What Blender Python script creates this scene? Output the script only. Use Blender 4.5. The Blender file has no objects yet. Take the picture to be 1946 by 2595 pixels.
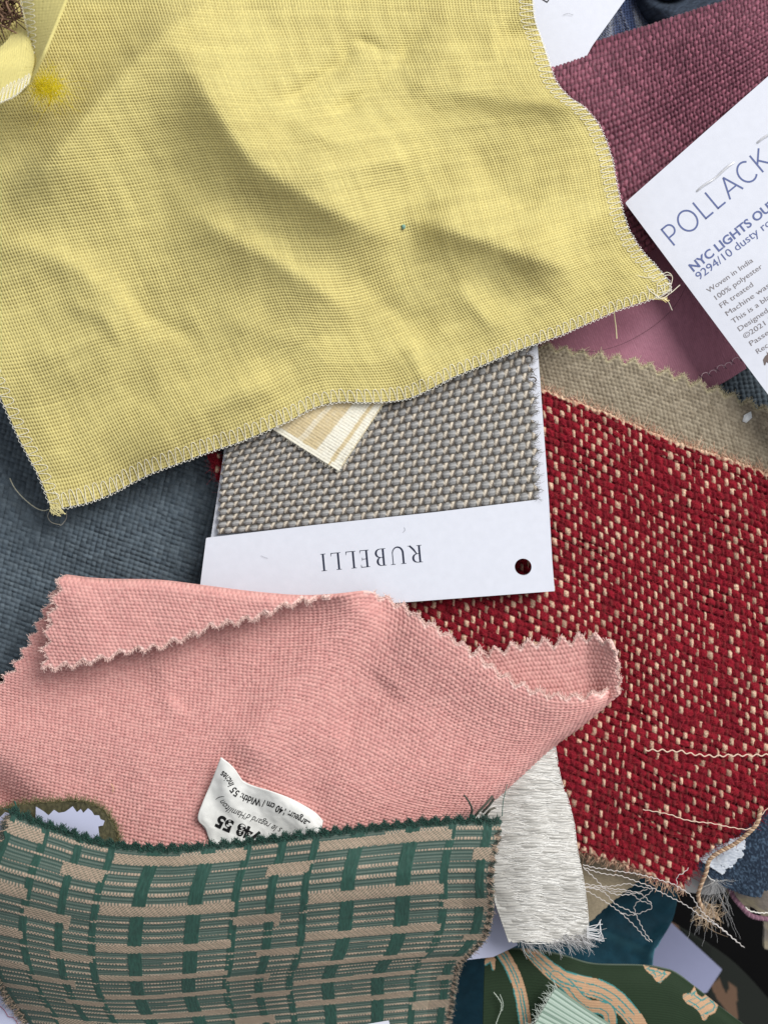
import bpy, math
import numpy as np
from mathutils import Vector

S = 1e-4            # one unit of the flat-lay drawing is 0.1 mm
H = 0.32            # lens height above the level z = 0, metres
CX, CY = 973.0, 1297.5
scene = bpy.context.scene
col = scene.collection

# ------------------------------------------------------------------ camera, world, light
cam_d = bpy.data.cameras.new("camera")
cam = bpy.data.objects.new("camera", cam_d)
col.objects.link(cam)
cam.location = (0, 0, H)
cam_d.sensor_fit = 'VERTICAL'
cam_d.sensor_height = 36
cam_d.lens = 36 * H / 0.2595
cam_d.clip_start = 0.01
cam_d.clip_end = 20
cam_d.dof.use_dof = True
cam_d.dof.focus_distance = H - 0.006
cam_d.dof.aperture_fstop = 10.5
scene.camera = cam

world = bpy.data.worlds.new("World")
scene.world = world
world.use_nodes = True
bg = world.node_tree.nodes["Background"]
bg.inputs[0].default_value = (0.93, 0.95, 1.0, 1)
bg.inputs[1].default_value = 0.45

def area(name, loc, target, sx, sy, power, colr):
    d = bpy.data.lights.new(name, 'AREA')
    d.shape = 'RECTANGLE'; d.size = sx; d.size_y = sy; d.energy = power; d.color = colr
    o = bpy.data.objects.new(name, d); col.objects.link(o)
    o.location = loc
    o.rotation_euler = (Vector(target) - Vector(loc)).to_track_quat('-Z', 'Y').to_euler()
    return o
area("window_light", (0.80, 0.74, 1.0), (0, 0, 0), 0.95, 0.95, 28.5, (1.0, 0.985, 0.96))

scene.view_settings.view_transform = 'Standard'
scene.view_settings.look = 'None'
scene.view_settings.exposure = 0.0
scene.view_settings.gamma = 1.0
scene.cycles.max_bounces = 6
scene.cycles.use_denoising = True

# ------------------------------------------------------------------ numeric helpers
def lin(c):
    c = np.asarray(c, float) / 255.0
    return np.where(c <= 0.04045, c / 12.92, ((c + 0.055) / 1.055) ** 2.4)

def hash2(i, j, seed):
    i = i.astype(np.int64); j = j.astype(np.int64)
    n = (i * 374761393 + j * 668265263 + seed * 2147483647 * 31 + seed * 974711) & 0xFFFFFFFF
    n = ((n ^ (n >> 13)) * 1274126177) & 0xFFFFFFFF
    n = ((n ^ (n >> 16)) * 2246822519) & 0xFFFFFFFF
    n = n ^ (n >> 15)
    return (n & 0xFFFFFF) / float(0xFFFFFF)

def noise(x, y, seed=0):
    x = np.asarray(x, float); y = np.asarray(y, float)
    xi = np.floor(x); yi = np.floor(y)
    fx = x - xi; fy = y - yi
    fx = fx * fx * (3 - 2 * fx); fy = fy * fy * (3 - 2 * fy)
    a = hash2(xi, yi, seed); b = hash2(xi + 1, yi, seed)
    c = hash2(xi, yi + 1, seed); d = hash2(xi + 1, yi + 1, seed)
    return (a * (1 - fx) + b * fx) * (1 - fy) + (c * (1 - fx) + d * fx) * fy - 0.5

def fbm(x, y, seed=0, o=3):
    r = 0; a = 1.0
    for k in range(o):
        r = r + a * noise(x, y, seed + k * 17); x = x * 2.03; y = y * 2.03; a *= 0.5
    return r

def dense(pts, n=24):
    p = np.asarray(pts, float)
    if len(p) == 2:
        t = np.linspace(0, 1, n)[:, None]
        return p[0] * (1 - t) + p[1] * t
    q = np.vstack([2 * p[0] - p[1], p, 2 * p[-1] - p[-2]])
    out = []
    for k in range(1, len(q) - 2):
        t = np.linspace(0, 1, n, endpoint=False)[:, None]
        a, b, c, d = q[k - 1], q[k], q[k + 1], q[k + 2]
        out.append(0.5 * ((2 * b) + (-a + c) * t + (2 * a - 5 * b + 4 * c - d) * t ** 2 + (-a + 3 * b - 3 * c + d) * t ** 3))
    out.append(p[-1:])
    return np.vstack(out)

def arclen(p):
    return np.concatenate([[0], np.cumsum(np.linalg.norm(np.diff(p, axis=0), axis=1))])

class Curve:
    def __init__(s, pts):
        s.p = dense(pts); s.s = arclen(s.p); s.L = s.s[-1]
    def __call__(s, t):
        q = t * s.L
        return np.stack([np.interp(q, s.s, s.p[:, k]) for k in range(s.p.shape[1])], -1)

def seg_dist(x, y, pts, smooth=True):
    """signed distance to a polyline (positive on its right as drawn on screen) and position along it 0..1"""
    p = dense(pts, 8) if smooth else np.asarray(pts, float)
    L = arclen(p)
    best = np.full(x.shape, 1e18); sg = np.zeros(x.shape); tt = np.zeros(x.shape); bc = np.zeros(x.shape)
    for k in range(len(p) - 1):
        a, b = p[k], p[k + 1]; d = b - a; n2 = d @ d + 1e-12
        t = np.clip(((x - a[0]) * d[0] + (y - a[1]) * d[1]) / n2, 0, 1)
        qx = x - (a[0] + t * d[0]); qy = y - (a[1] + t * d[1])
        r = qx * qx + qy * qy
        c = (d[0] * (y - a[1]) - d[1] * (x - a[0])) / math.sqrt(n2)
        m = (r < best - 1e-6) | ((np.abs(r - best) <= 1e-6 * (1 + r)) & (np.abs(c) > bc))
        best = np.where(m, r, best); bc = np.where(m, np.abs(c), bc)
        sg = np.where(m, np.sign(c), sg)
        tt = np.where(m, (L[k] + t * math.sqrt(n2)) / L[-1], tt)
    return np.sqrt(best) * np.where(sg == 0, 1, sg), tt

def inpoly(x, y, poly):
    r = np.zeros(x.shape, bool)
    n = len(poly); j = n - 1
    for i in range(n):
        xi, yi = poly[i]; xj, yj = poly[j]
        if yi != yj:
            c = ((yi > y) != (yj > y)) & (x < (xj - xi) * (y - yi) / (yj - yi) + xi)
            r ^= c
        j = i
    return r

def w3(x, y, z):
    """drawing position (0.1 mm, seen from the lens) at height z mm -> world metres"""
    z = np.asarray(z, float) * 1e-3
    k = S * (H - z) / H
    return np.stack([(np.asarray(x) - CX) * k, -(np.asarray(y) - CY) * k, z + 0 * np.asarray(x, float)], -1)

def sstep(a, b, x):
    t = np.clip((x - a) / (b - a), 0, 1)
    return t * t * (3 - 2 * t)

# ------------------------------------------------------------------ materials
_mats = {}
def material(name, rgb=None, rough=0.8, sheen=0.0, sheen_col=(1, 1, 1), spec=0.3, nscale=900, nvar=0.12, bump=0.0, bscale=2500,
             metal=0.0, alpha=1.0, transl=0.0, trans=0.0, stretch=None, coat=0.0):
    if name in _mats: return _mats[name]
    m = bpy.data.materials.new(name); m.use_nodes = True
    nt = m.node_tree; N = nt.nodes; L = nt.links
    b = N["Principled BSDF"]
    b.inputs["Roughness"].default_value = rough
    b.inputs["Specular IOR Level"].default_value = spec
    b.inputs["Metallic"].default_value = metal
    b.inputs["Sheen Weight"].default_value = sheen
    b.inputs["Sheen Roughness"].default_value = 0.45
    b.inputs["Sheen Tint"].default_value = (*sheen_col, 1)
    b.inputs["Coat Weight"].default_value = coat
    b.inputs["Alpha"].default_value = alpha
    b.inputs["Transmission Weight"].default_value = trans
    tc = N.new("ShaderNodeTexCoord")
    nz = N.new("ShaderNodeTexNoise"); nz.inputs["Scale"].default_value = nscale; nz.inputs["Detail"].default_value = 3
    src = tc.outputs["Object"]
    if stretch:
        mp = N.new("ShaderNodeMapping"); mp.inputs["Rotation"].default_value[2] = stretch[0]
        mp.inputs["Scale"].default_value = (stretch[1], stretch[2], 1)
        L.new(src, mp.inputs["Vector"]); src = mp.outputs["Vector"]
    L.new(src, nz.inputs["Vector"])
    mr = N.new("ShaderNodeMapRange")
    mr.inputs["From Min"].default_value = 0.25; mr.inputs["From Max"].default_value = 0.75
    mr.inputs["To Min"].default_value = 1 - nvar; mr.inputs["To Max"].default_value = 1 + nvar
    L.new(nz.outputs["Fac"], mr.inputs["Value"])
    mul = N.new("ShaderNodeVectorMath"); mul.operation = 'SCALE'
    if rgb is None:
        at = N.new("ShaderNodeAttribute"); at.attribute_name = "yarn"
        L.new(at.outputs["Color"], mul.inputs[0])
    else:
        mul.inputs[0].default_value = tuple(lin(rgb))
    L.new(mr.outputs["Result"], mul.inputs["Scale"])
    L.new(mul.outputs["Vector"], b.inputs["Base Color"])
    if bump:
        n2 = N.new("ShaderNodeTexNoise"); n2.inputs["Scale"].default_value = bscale; n2.inputs["Detail"].default_value = 2
        L.new(src, n2.inputs["Vector"])
        bp = N.new("ShaderNodeBump"); bp.inputs["Strength"].default_value = bump; bp.inputs["Distance"].default_value = 0.0001
        L.new(n2.outputs["Fac"], bp.inputs["Height"]); L.new(bp.outputs["Normal"], b.inputs["Normal"])
    if transl:
        tr = N.new("ShaderNodeBsdfTranslucent"); L.new(mul.outputs["Vector"], tr.inputs["Color"])
        mx = N.new("ShaderNodeMixShader"); mx.inputs[0].default_value = transl
        L.new(b.outputs[0], mx.inputs[1]); L.new(tr.outputs[0], mx.inputs[2])
        L.new(mx.outputs[0], N["Material Output"].inputs["Surface"])
    _mats[name] = m
    return m

# ------------------------------------------------------------------ objects
ORG = {}
def thing(name, label, cat, at=(0, 0, 0), group=None):
    o = bpy.data.objects.new(name, None); col.objects.link(o)
    o.empty_display_size = 0.01
    p = w3(at[0], at[1], at[2]); o.location = p
    ORG[o.name] = p
    o["label"] = label; o["category"] = cat
    if group: o["group"] = group
    return o
def tag(o, label=None, cat=None, group=None, kind=None):
    if label: o["label"] = label
    if cat: o["category"] = cat
    if group: o["group"] = group
    if kind: o["kind"] = kind
    return o

def link(name, me, parent):
    o = bpy.data.objects.new(name, me); col.objects.link(o)
    if parent is not None:
        o.parent = parent
        ORG[o.name] = ORG[parent.name]
    return o

def mk(name, V, F, mat, parent=None, colr=None, smooth=True):
    """V (n,3) world metres; F = list of int arrays (m,3)/(m,4)"""
    V = np.asarray(V, float).copy()
    if parent is not None: org = np.asarray(ORG[parent.name])
    else: org = np.array([V[:, 0].mean(), V[:, 1].mean(), V[:, 2].min()])
    V = V - org
    me = bpy.data.meshes.new(name)
    Fs = [np.asarray(f, np.int32) for f in F if len(f)]
    nl = sum(f.size for f in Fs); npoly = sum(len(f) for f in Fs)
    me.vertices.add(len(V)); me.vertices.foreach_set("co", V.astype(np.float32).ravel())
    me.loops.add(nl); me.loops.foreach_set("vertex_index", np.concatenate([f.ravel() for f in Fs]))
    me.polygons.add(npoly)
    tot = np.concatenate([np.full(len(f), f.shape[1]) for f in Fs])
    me.polygons.foreach_set("loop_start", np.concatenate([[0], np.cumsum(tot)[:-1]]).astype(np.int32))
    me.polygons.foreach_set("use_smooth", np.full(npoly, smooth))
    me.update(calc_edges=True)
    if colr is not None:
        a = me.color_attributes.new("yarn", 'FLOAT_COLOR', 'POINT')
        c = np.ones((len(V), 4), np.float32); c[:, :3] = colr
        a.data.foreach_set("color", c.ravel())
    me.materials.append(mat)
    o = link(name, me, parent)
    if parent is None:
        o.location = org; ORG[o.name] = org
    return o

class Bag:
    """collects geometry for ONE mesh object"""
    def __init__(s): s.V = []; s.Q = []; s.T = []; s.C = []; s.n = 0
    def add(s, V, Q=None, T=None, C=None):
        V = np.asarray(V, float).reshape(-1, 3)
        s.V.append(V)
        if Q is not None and len(Q): s.Q.append(np.asarray(Q) + s.n)
        if T is not None and len(T): s.T.append(np.asarray(T) + s.n)
        c = np.ones((len(V), 3)) * (0.5 if C is None else C)
        s.C.append(c)
        s.n += len(V)
    def build(s, name, mat, parent=None, smooth=True):
        F = []
        if s.Q: F.append(np.vstack(s.Q))
        if s.T: F.append(np.vstack(s.T))
        return mk(name, np.vstack(s.V), F, mat, parent, np.vstack(s.C), smooth)
    def tubes(s, P, R, C=None, sides=4):
        """P (n,k,3) polylines in world metres, R (n,k) or scalar radii, C (n,3) or (3,)"""
        P = np.asarray(P, float)
        if P.ndim == 2: P = P[None]
        n, k, _ = P.shape
        R = np.broadcast_to(np.asarray(R, float), (n, k)) if np.ndim(R) != 1 else np.broadcast_to(np.asarray(R)[None], (n, k))
        T = np.gradient(P, axis=1); T /= np.linalg.norm(T, axis=2, keepdims=True) + 1e-12
        up = np.zeros_like(T); up[..., 2] = 1
        flat = np.abs(T[..., 2]) > 0.95
        up[flat] = (1, 0, 0)
        A = np.cross(T, up); A /= np.linalg.norm(A, axis=2, keepdims=True) + 1e-12
        B = np.cross(T, A)
        an = np.arange(sides) * 2 * math.pi / sides
        ring = P[:, :, None] + R[:, :, None, None] * (A[:, :, None] * np.cos(an)[None, None, :, None] + B[:, :, None] * np.sin(an)[None, None, :, None])
        V = ring.reshape(-1, 3)
        base = (np.arange(n)[:, None, None] * k + np.arange(k - 1)[None, :, None]) * sides
        q = np.arange(sides)[None, None]
        a = base + q; b = base + (q + 1) % sides
        Q = np.stack([a, b, b + sides, a + sides], -1).reshape(-1, 4)
        Cc = None
        if C is not None:
            C = np.asarray(C, float)
            Cc = np.repeat(C if C.ndim == 2 else np.broadcast_to(C, (n, 3)), k * sides, axis=0)
        s.add(V, Q=Q, C=Cc)

rng = np.random.default_rng(7)

# ------------------------------------------------------------------ cloth
class Cloth:
    """a sheet bounded by four curves; a runs along the top curve, b down the side curves (0.1 mm)"""
    def __init__(s, top, right, bottom, left, zf, step=2.2, pull=0.0, sz=None, vmap=None, soft=0):
        top, right, bottom, left = [np.asarray(q, float) for q in (top, right, bottom, left)]
        # all curves run left->right / top->bottom
        s.t, s.r, s.b, s.l = Curve(top), Curve(right), Curve(bottom), Curve(left)
        s.La, s.Lb = sz or ((s.t.L + s.b.L) / 2, (s.l.L + s.r.L) / 2)
        na = int(s.La / step) + 1; nb = int(s.Lb / step) + 1
        s.a = np.linspace(0, s.La, na); s.bb = np.linspace(0, s.Lb, nb)
        s.A, s.B = np.meshgrid(s.a, s.bb)
        u = s.a / s.La; v = s.bb / s.Lb
        if vmap: v = vmap(v)
        T, Bt, Lf, Rt = s.t(u), s.b(u), s.l(v), s.r(v)
        U = u[None, :, None]; Vv = v[:, None, None]
        P = (1 - Vv) * T[None] + Vv * Bt[None] + (1 - U) * Lf[:, None] + U * Rt[:, None]
        P = P - ((1 - U) * (1 - Vv) * T[0] + U * (1 - Vv) * T[-1] + (1 - U) * Vv * Bt[0] + U * Vv * Bt[-1])
        s.X, s.Y = P[..., 0], P[..., 1]
        s.Z = zf(s.X, s.Y, s.A, s.B) if callable(zf) else np.full(s.X.shape, float(zf))
        for _ in range(soft):      # ease out hard kinks
            Zp = np.pad(s.Z, 2, mode='edge'); Zp = (Zp[:, :-4] + Zp[:, 1:-3] + Zp[:, 2:-2] + Zp[:, 3:-1] + Zp[:, 4:]) / 5
            s.Z = (Zp[:-4] + Zp[1:-3] + Zp[2:-2] + Zp[3:-1] + Zp[4:]) / 5
        if pull:   # the cloth is a little gathered where it slopes
            gy, gx = np.gradient(s.Z, s.bb, s.a)
            s.Wa = s.A + pull * gx * 10; s.Wb = s.B + pull * gy * 10
        else: s.Wa, s.Wb = s.A, s.B
        s.P = w3(s.X, s.Y, s.Z)
        ga = np.gradient(s.P, axis=1); gb = np.gradient(s.P, axis=0)
        n = np.cross(gb, ga)
        n /= np.linalg.norm(n, axis=2, keepdims=True) + 1e-15
        if n[..., 2].mean() < 0: n = -n
        s.N = n
    def at(s, a, b, dz=0.0):
        """world point dz (0.1 mm) above the sheet at cloth position a, b"""
        fa = np.clip(np.asarray(a, float) / s.La * (len(s.a) - 1), 0, len(s.a) - 1.001)
        fb = np.clip(np.asarray(b, float) / s.Lb * (len(s.bb) - 1), 0, len(s.bb) - 1.001)
        i = fa.astype(int); j = fb.astype(int); x = (fa - i)[..., None]; y = (fb - j)[..., None]
        def g(M): return (M[j, i] * (1 - x) + M[j, i + 1] * x) * (1 - y) + (M[j + 1, i] * (1 - x) + M[j + 1, i + 1] * x) * y
        return g(s.P) + g(s.N) * np.asarray(dz, float)[..., None] * S
    def mesh(s, bag, h, C, keep, thick=6.0, rim=None, und=True):
        """h relief (0.1 mm), C colours (nb,na,3), keep boolean vertex mask"""
        s.h = h
        V = s.P + s.N * (h * S)[..., None]
        nb, na = s.A.shape
        Q = keep[:-1, :-1] & keep[1:, :-1] & keep[:-1, 1:] & keep[1:, 1:]
        id0 = np.arange(nb * na).reshape(nb, na)
        used = np.zeros((nb, na), bool)
        for dy in (0, 1):
            for dx in (0, 1): used[dy:nb - 1 + dy, dx:na - 1 + dx] |= Q
        loc = np.full(nb * na, -1); loc[used.ravel()] = np.arange(used.sum())
        quads = np.stack([id0[:-1, :-1], id0[1:, :-1], id0[1:, 1:], id0[:-1, 1:]], -1)[Q]
        quads = loc[quads]
        VV = V[used]; CC = C[used]
        # rim: walls down the open edges give the sheet its thickness
        pad = np.zeros((nb + 1, na + 1), bool); pad[1:nb, 1:na] = Q
        e = []
        m = pad[:-1, 1:-1] != pad[1:, 1:-1]      # horizontal edges between rows, at vertex row j, from i to i+1
        jj, ii = np.nonzero(m[:, :]); 
        flip = pad[1:, 1:-1][jj, ii]
        e0 = np.where(flip, id0[jj, ii + 0], id0[jj, ii + 1]); e1 = np.where(flip, id0[jj, ii + 1], id0[jj, ii])
        e.append(np.stack([e0, e1], -1))
        m = pad[1:-1, :-1] != pad[1:-1, 1:]
        jj, ii = np.nonzero(m)
        flip = pad[1:-1, 1:][jj, ii]
        e0 = np.where(flip, id0[jj + 1, ii], id0[jj, ii]); e1 = np.where(flip, id0[jj, ii], id0[jj + 1, ii])
        e.append(np.stack([e0, e1], -1))
        E = np.vstack(e)
        vs = np.unique(E)
        low = s.P.reshape(-1, 3)[vs] - s.N.reshape(-1, 3)[vs] * thick * S
        lid = np.full(nb * na, -1); lid[vs] = np.arange(len(vs)) + len(VV)
        rimc = C.reshape(-1, 3)[vs] if rim is None else np.broadcast_to(rim, (len(vs), 3))
        rq = np.stack([loc[E[:, 0]], loc[E[:, 1]], lid[E[:, 1]], lid[E[:, 0]]], -1)
        VA = np.vstack([VV, low]); CA = np.vstack([CC, rimc]); QA = [quads, rq]
        if und:      # coarse underside
            st = 6
            js = np.arange(0, nb - st, st); is_ = np.arange(0, na - st, st)
            if len(js) and len(is_):
                J, I = np.meshgrid(js, is_, indexing='ij')
                ok = keep[J, I] & keep[J + st, I] & keep[J, I + st] & keep[J + st, I + st]
                qu = np.stack([id0[J, I], id0[J, I + st], id0[J + st, I + st], id0[J + st, I]], -1)[ok]
                uv, inv = np.unique(qu, return_inverse=True)
                if len(uv):
                    UV = s.P.reshape(-1, 3)[uv] - s.N.reshape(-1, 3)[uv] * thick * S
                    QA.append(inv.reshape(qu.shape) + len(VA))
                    VA = np.vstack([VA, UV]); CA = np.vstack([CA, C.reshape(-1, 3)[uv]])
        bag.add(VA, Q=np.vstack(QA), C=CA)
        s.edge_ids = vs

def weave(U, V, seed=0, wu=0.95, wv=0.95, r=1.0, crimp=0.6, wob=0.12, slub=0.12, floor=-1.2, up=None, vr=None):
    """relief of two sets of yarns crossing. U,V in yarn counts. returns height, which (0 warp,1 weft,2 gap), i, j, fu, fv"""
    U = U + wob * noise(U * 0.23, V * 0.23, seed + 1) + wob * 0.5 * noise(U * 0.9, V * 0.15, seed + 2)
    V = V + wob * noise(U * 0.23, V * 0.23, seed + 3) + wob * 0.5 * noise(U * 0.15, V * 0.9, seed + 4)
    i = np.floor(U); j = np.floor(V); fu = U - i - 0.5; fv = V - j - 0.5
    z0 = np.zeros_like(i)
    ww = wu * (1 + slub * 2 * (hash2(i, z0, seed + 5) - 0.5) + slub * 1.3 * (hash2(i, np.floor(V), seed + 15) - 0.5) + slub * 2 * noise(V * 0.35, i * 7.3, seed + 6))
    wf = wv * (1 + slub * 2 * (hash2(j, z0, seed + 7) - 0.5) + slub * 2 * noise(U * 0.35, j * 7.3, seed + 8))
    cu = 1 - (2 * fu / ww) ** 2; cv = 1 - (2 * fv / wf) ** 2
    pu = np.sqrt(np.clip(cu, 0, 1)); pv = np.sqrt(np.clip(cv, 0, 1))
    si = 1 - 2 * np.mod(i, 2); sj = 1 - 2 * np.mod(j, 2)
    hw = np.where(cu > 0, r * pu + crimp * si * np.sin(math.pi * V), floor)
    hf = np.where(cv > 0, (vr or r) * pv - crimp * sj * np.sin(math.pi * U), floor)
    h = np.maximum(np.maximum(hw, hf), floor)
    w = np.where(h <= floor + 1e-6, 2, np.where(hw >= hf, 0, 1))
    return h, w, i, j, fu, fv

def knobs(U, V, seed=0, wob=0.22, slub=0.2, la=1.04, lb=1.04, pw=3.0, tilt=0.0, brick=False):
    """tight weave: every crossing shows as one rounded knob of yarn, lengthwise along its own direction"""
    U = U + wob * noise(U * 0.21, V * 0.21, seed + 1) + wob * 0.5 * noise(U * 0.8, V * 0.12, seed + 2)
    V = V + wob * noise(U * 0.21, V * 0.21, seed + 3) + wob * 0.5 * noise(U * 0.12, V * 0.8, seed + 4)
    j = np.floor(V)
    if brick: U = U + 0.5 * np.mod(j, 2)
    i = np.floor(U); fu = U - i - 0.5; fv = V - j - 0.5
    w = np.zeros(i.shape, int) if brick else np.mod(i + j, 2).astype(int)
    q = hash2(i, j, seed + 9)
    sa = np.where(w == 0, fu + tilt * fv, fv + tilt * fu); sl = np.where(w == 0, fv, fu)
    wd = la * (1 + slub * (q - 0.5)); ln = lb * (1 + slub * (hash2(i, j, seed + 10) - 0.5))
    if brick: return np.sqrt(np.clip(1 - (2 * np.abs(fu) / wd) ** 2.2 - (2 * np.abs(fv) / (ln * 1.12)) ** 2.2, 0, 1)) * (1.5 + 0.5 * (hash2(i, j, seed + 11) - 0.5)), w, i, j, fu, fv
    body = np.clip(1 - (2 * np.abs(sa) / wd) ** 2, 0, 1) ** 0.5 * np.clip(1 - (2 * np.abs(sl) / ln) ** pw, 0, 1) ** 0.5
    return body * (1 + 0.35 * (hash2(i, j, seed + 11) - 0.5)) * 1.5, w, i, j, fu, fv

def blocks(A, B, pu, pv, frac, seed):
    """grey weft blocks in half-drop rows, with a narrow pair of warp strands standing between them"""
    V = B / pv + 0.10 * noise(A / 60, B / 60, seed + 1) + 0.06 * noise(A / 14, B / 50, seed + 2)
    j = np.floor(V); fv = V - j - 0.5
    U = A / pu + 0.10 * noise(A / 60, B / 60, seed + 3) + 0.5 * np.mod(j, 2) + 0.05 * fv
    i = np.floor(U); t = U - i - 0.5
    w = np.where(np.abs(t) < frac / 2, 1, 0)
    fu = np.where(w == 1, t / frac, (np.abs(t) - frac / 2) / (1 - frac) * np.sign(t) - 0.5 * (t > 0) + 0.5 * (t < 0))
    fu = np.where(w == 1, fu, np.mod(t, 1.0) - 0.5) / np.where(w == 1, 1.0, (1 - frac))
    body = np.sqrt(np.clip(1 - (2 * np.abs(fu) / 1.02) ** 2.6 - (2 * np.abs(fv) / np.where(w == 1, 0.90, 1.0)) ** 2.6, 0, 1))
    return 1.5 * body * np.where(w == 1, 1.1, 0.95) * (1 + 0.25 * (hash2(i, j, seed) - 0.5)), w, i, j, fu, fv

def zig(a, amp, per, seed=0, sharp=1.0):
    a = a + 4 * noise(a / 60.0, 0 * a, seed)
    t = np.abs(np.mod(a / per, 1.0) * 2 - 1)
    return amp * t * (1 + 0.35 * noise(a / per, 0 * a, seed + 3)) 

def fibres(bag, P, N, D, ln, rad, C, curl=0.5, k=4, lift=0.5):
    """short curly hairs. P,N,D (n,3)"""
    n = len(P)
    if n == 0: return
    ln = np.broadcast_to(np.asarray(ln, float), (n,))
    t = np.linspace(0, 1, k)
    r1 = rng.normal(size=(n, 3)); r2 = rng.normal(size=(n, 3))
    L = (ln * S)[:, None, None]
    pts = P[:, None] + L * (t[None, :, None] * D[:, None] + curl * (t ** 2)[None, :, None] * r1[:, None] * 0.6
        + curl * (np.sin(t * 3.1))[None, :, None] * r2[:, None] * 0.25) + L * lift * (t * (1 - 0.4 * t))[None, :, None] * N[:, None]
    R = rad * S * (1 - 0.55 * t)[None] * np.ones((n, 1))
    bag.tubes(pts, R, C, sides=3)

def thread(bag, pts, z=None, r=1.6, C=(200, 195, 180), wob=0.0, per=20, n=None, sides=6, cloth=None, seed=0):
    """one loose thread through drawing points (x,y,z mm)"""
    p = dense(np.asarray(pts, float), 14)
    L = arclen(p[:, :2]); m = n or max(12, int(L[-1] / 4))
    q = np.linspace(0, L[-1], m)
    x, y, zz = [np.interp(q, L, p[:, k]) for k in range(3)]
    if wob:
        dx = np.gradient(x); dy = np.gradient(y); l = np.hypot(dx, dy) + 1e-9
        o = wob * (np.sin(q / per * 6.283 + 1.5 * noise(q / 90, q * 0, seed + 5)) * 0.7 + 1.2 * noise(q / per * 0.8, q * 0, seed))
        x = x - dy / l * o; y = y + dx / l * o; zz = zz + 0.05 * wob * noise(q / per, q * 0 + 3, seed)
    bag.tubes(w3(x, y, zz), r * S, lin(C) if max(C) > 1 else C, sides)

def edge_dirs(cl):
    """points, normals and outward directions along the open edges of the last meshed sheet"""
    ids = cl.edge_ids
    return cl.P.reshape(-1, 3)[ids], cl.N.reshape(-1, 3)[ids], ids

def cut_paper(name, poly, z, thick, mat, parent, holes=(), tilt=None, r=6, bow=None, C=None, grid=14):
    """a card: outline drawn in plan, meshed finely enough to bow; z(x,y) mm; rounded corners"""
    P = []
    n = len(poly)
    for i in range(n):
        a, b, c = [np.array(poly[(i + k) % n], float) for k in (-1, 0, 1)]
        u = (a - b) / np.linalg.norm(a - b); v = (c - b) / np.linalg.norm(c - b)
        rr = r[i] if isinstance(r, (list, tuple)) else r
        for t in np.linspace(0, 1, 5):
            P.append((1 - t) ** 2 * (b + u * rr) + 2 * t * (1 - t) * b + t * t * (b + v * rr))
    P = np.array(P)
    Ls = arclen(np.vstack([P, P[:1]])); m = int(Ls[-1] / grid)
    cu = bpy.data.curves.new("outline", 'CURVE'); cu.dimensions = '2D'; cu.fill_mode = 'BOTH'
    def ring(pp):
        sp = cu.splines.new('POLY'); sp.points.add(len(pp) - 1)
        for k, q in enumerate(pp): sp.points[k].co = (q[0] * 0.01, -q[1] * 0.01, 0, 1)
        sp.use_cyclic_u = True
    PP = []
    for k in range(len(P)):
        a, b = P[k], P[(k + 1) % len(P)]
        d = np.linalg.norm(b - a); q = max(1, int(d / 40))
        for t in range(q): PP.append(a + (b - a) * t / q)
    ring(PP)
    for (hx, hy, hr) in holes:
        ring([(hx + hr * math.cos(t), hy + hr * math.sin(t)) for t in np.linspace(0, 2 * math.pi, 40, endpoint=False)])
    cu.extrude = 0.0
    o = bpy.data.objects.new("outline", cu)
    col.objects.link(o)
    dg = bpy.context.evaluated_depsgraph_get()
    me = bpy.data.meshes.new_from_object(o.evaluated_get(dg))
    bpy.data.objects.remove(o)
    import bmesh
    bm = bmesh.new(); bm.from_mesh(me)
    bmesh.ops.remove_doubles(bm, verts=bm.verts, dist=1e-5)
    # slice into a grid so the card can bow
    xs = [v.co.x for v in bm.verts]; ys = [v.co.y for v in bm.verts]
    if callable(z):
        for c in np.arange(min(xs) + 0.3, max(xs), 0.4):
            bmesh.ops.bisect_plane(bm, geom=bm.verts[:] + bm.edges[:] + bm.faces[:], plane_co=(c, 0, 0), plane_no=(1, 0, 0))
        for c in np.arange(min(ys) + 0.3, max(ys), 0.4):
            bmesh.ops.bisect_plane(bm, geom=bm.verts[:] + bm.edges[:] + bm.faces[:], plane_co=(0, c, 0), plane_no=(0, 1, 0))
    for f in bm.faces:
        if f.normal.z < 0: f.normal_flip()
    ret = bmesh.ops.extrude_face_region(bm, geom=bm.faces[:])
    newv = [g for g in ret['geom'] if isinstance(g, bmesh.types.BMVert)]
    top = set(newv)
    for v in bm.verts:
        x, y = v.co.x * 100, -v.co.y * 100
        zz = z(np.array([x]), np.array([y]))[0] if callable(z) else z
        p = w3(x, y, zz + (thick if v in top else 0))
        v.co = Vector(p)
    bmesh.ops.recalc_face_normals(bm, faces=bm.faces[:])
    me2 = bpy.data.meshes.new(name); bm.to_mesh(me2); bm.free()
    if parent is not None: org = Vector(ORG[parent.name])
    else: org = Vector(w3(*np.mean(P, axis=0), z if not callable(z) else float(z(P[:1, 0], P[:1, 1])[0])))
    for v in me2.vertices: v.co -= org
    me2.materials.append(mat)
    o = link(name, me2, parent)
    if parent is None:
        o.location = org; ORG[o.name] = np.array(org)
    return o

# --- lettering
def text_mesh(s, bold=0.0, shear=0.0):
    cu = bpy.data.curves.new("letters", 'FONT'); cu.body = s; cu.size = 1.0; cu.offset = bold; cu.shear = shear
    cu.resolution_u = 4
    o = bpy.data.objects.new("letters", cu); col.objects.link(o)
    dg = bpy.context.evaluated_depsgraph_get()
    me = bpy.data.meshes.new_from_object(o.evaluated_get(dg))
    V = np.array([v.co[:2] for v in me.vertices]).reshape(-1, 2)
    F = [list(p.vertices) for p in me.polygons]
    bpy.data.objects.remove(o); bpy.data.meshes.remove(me)
    return V, F

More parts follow.
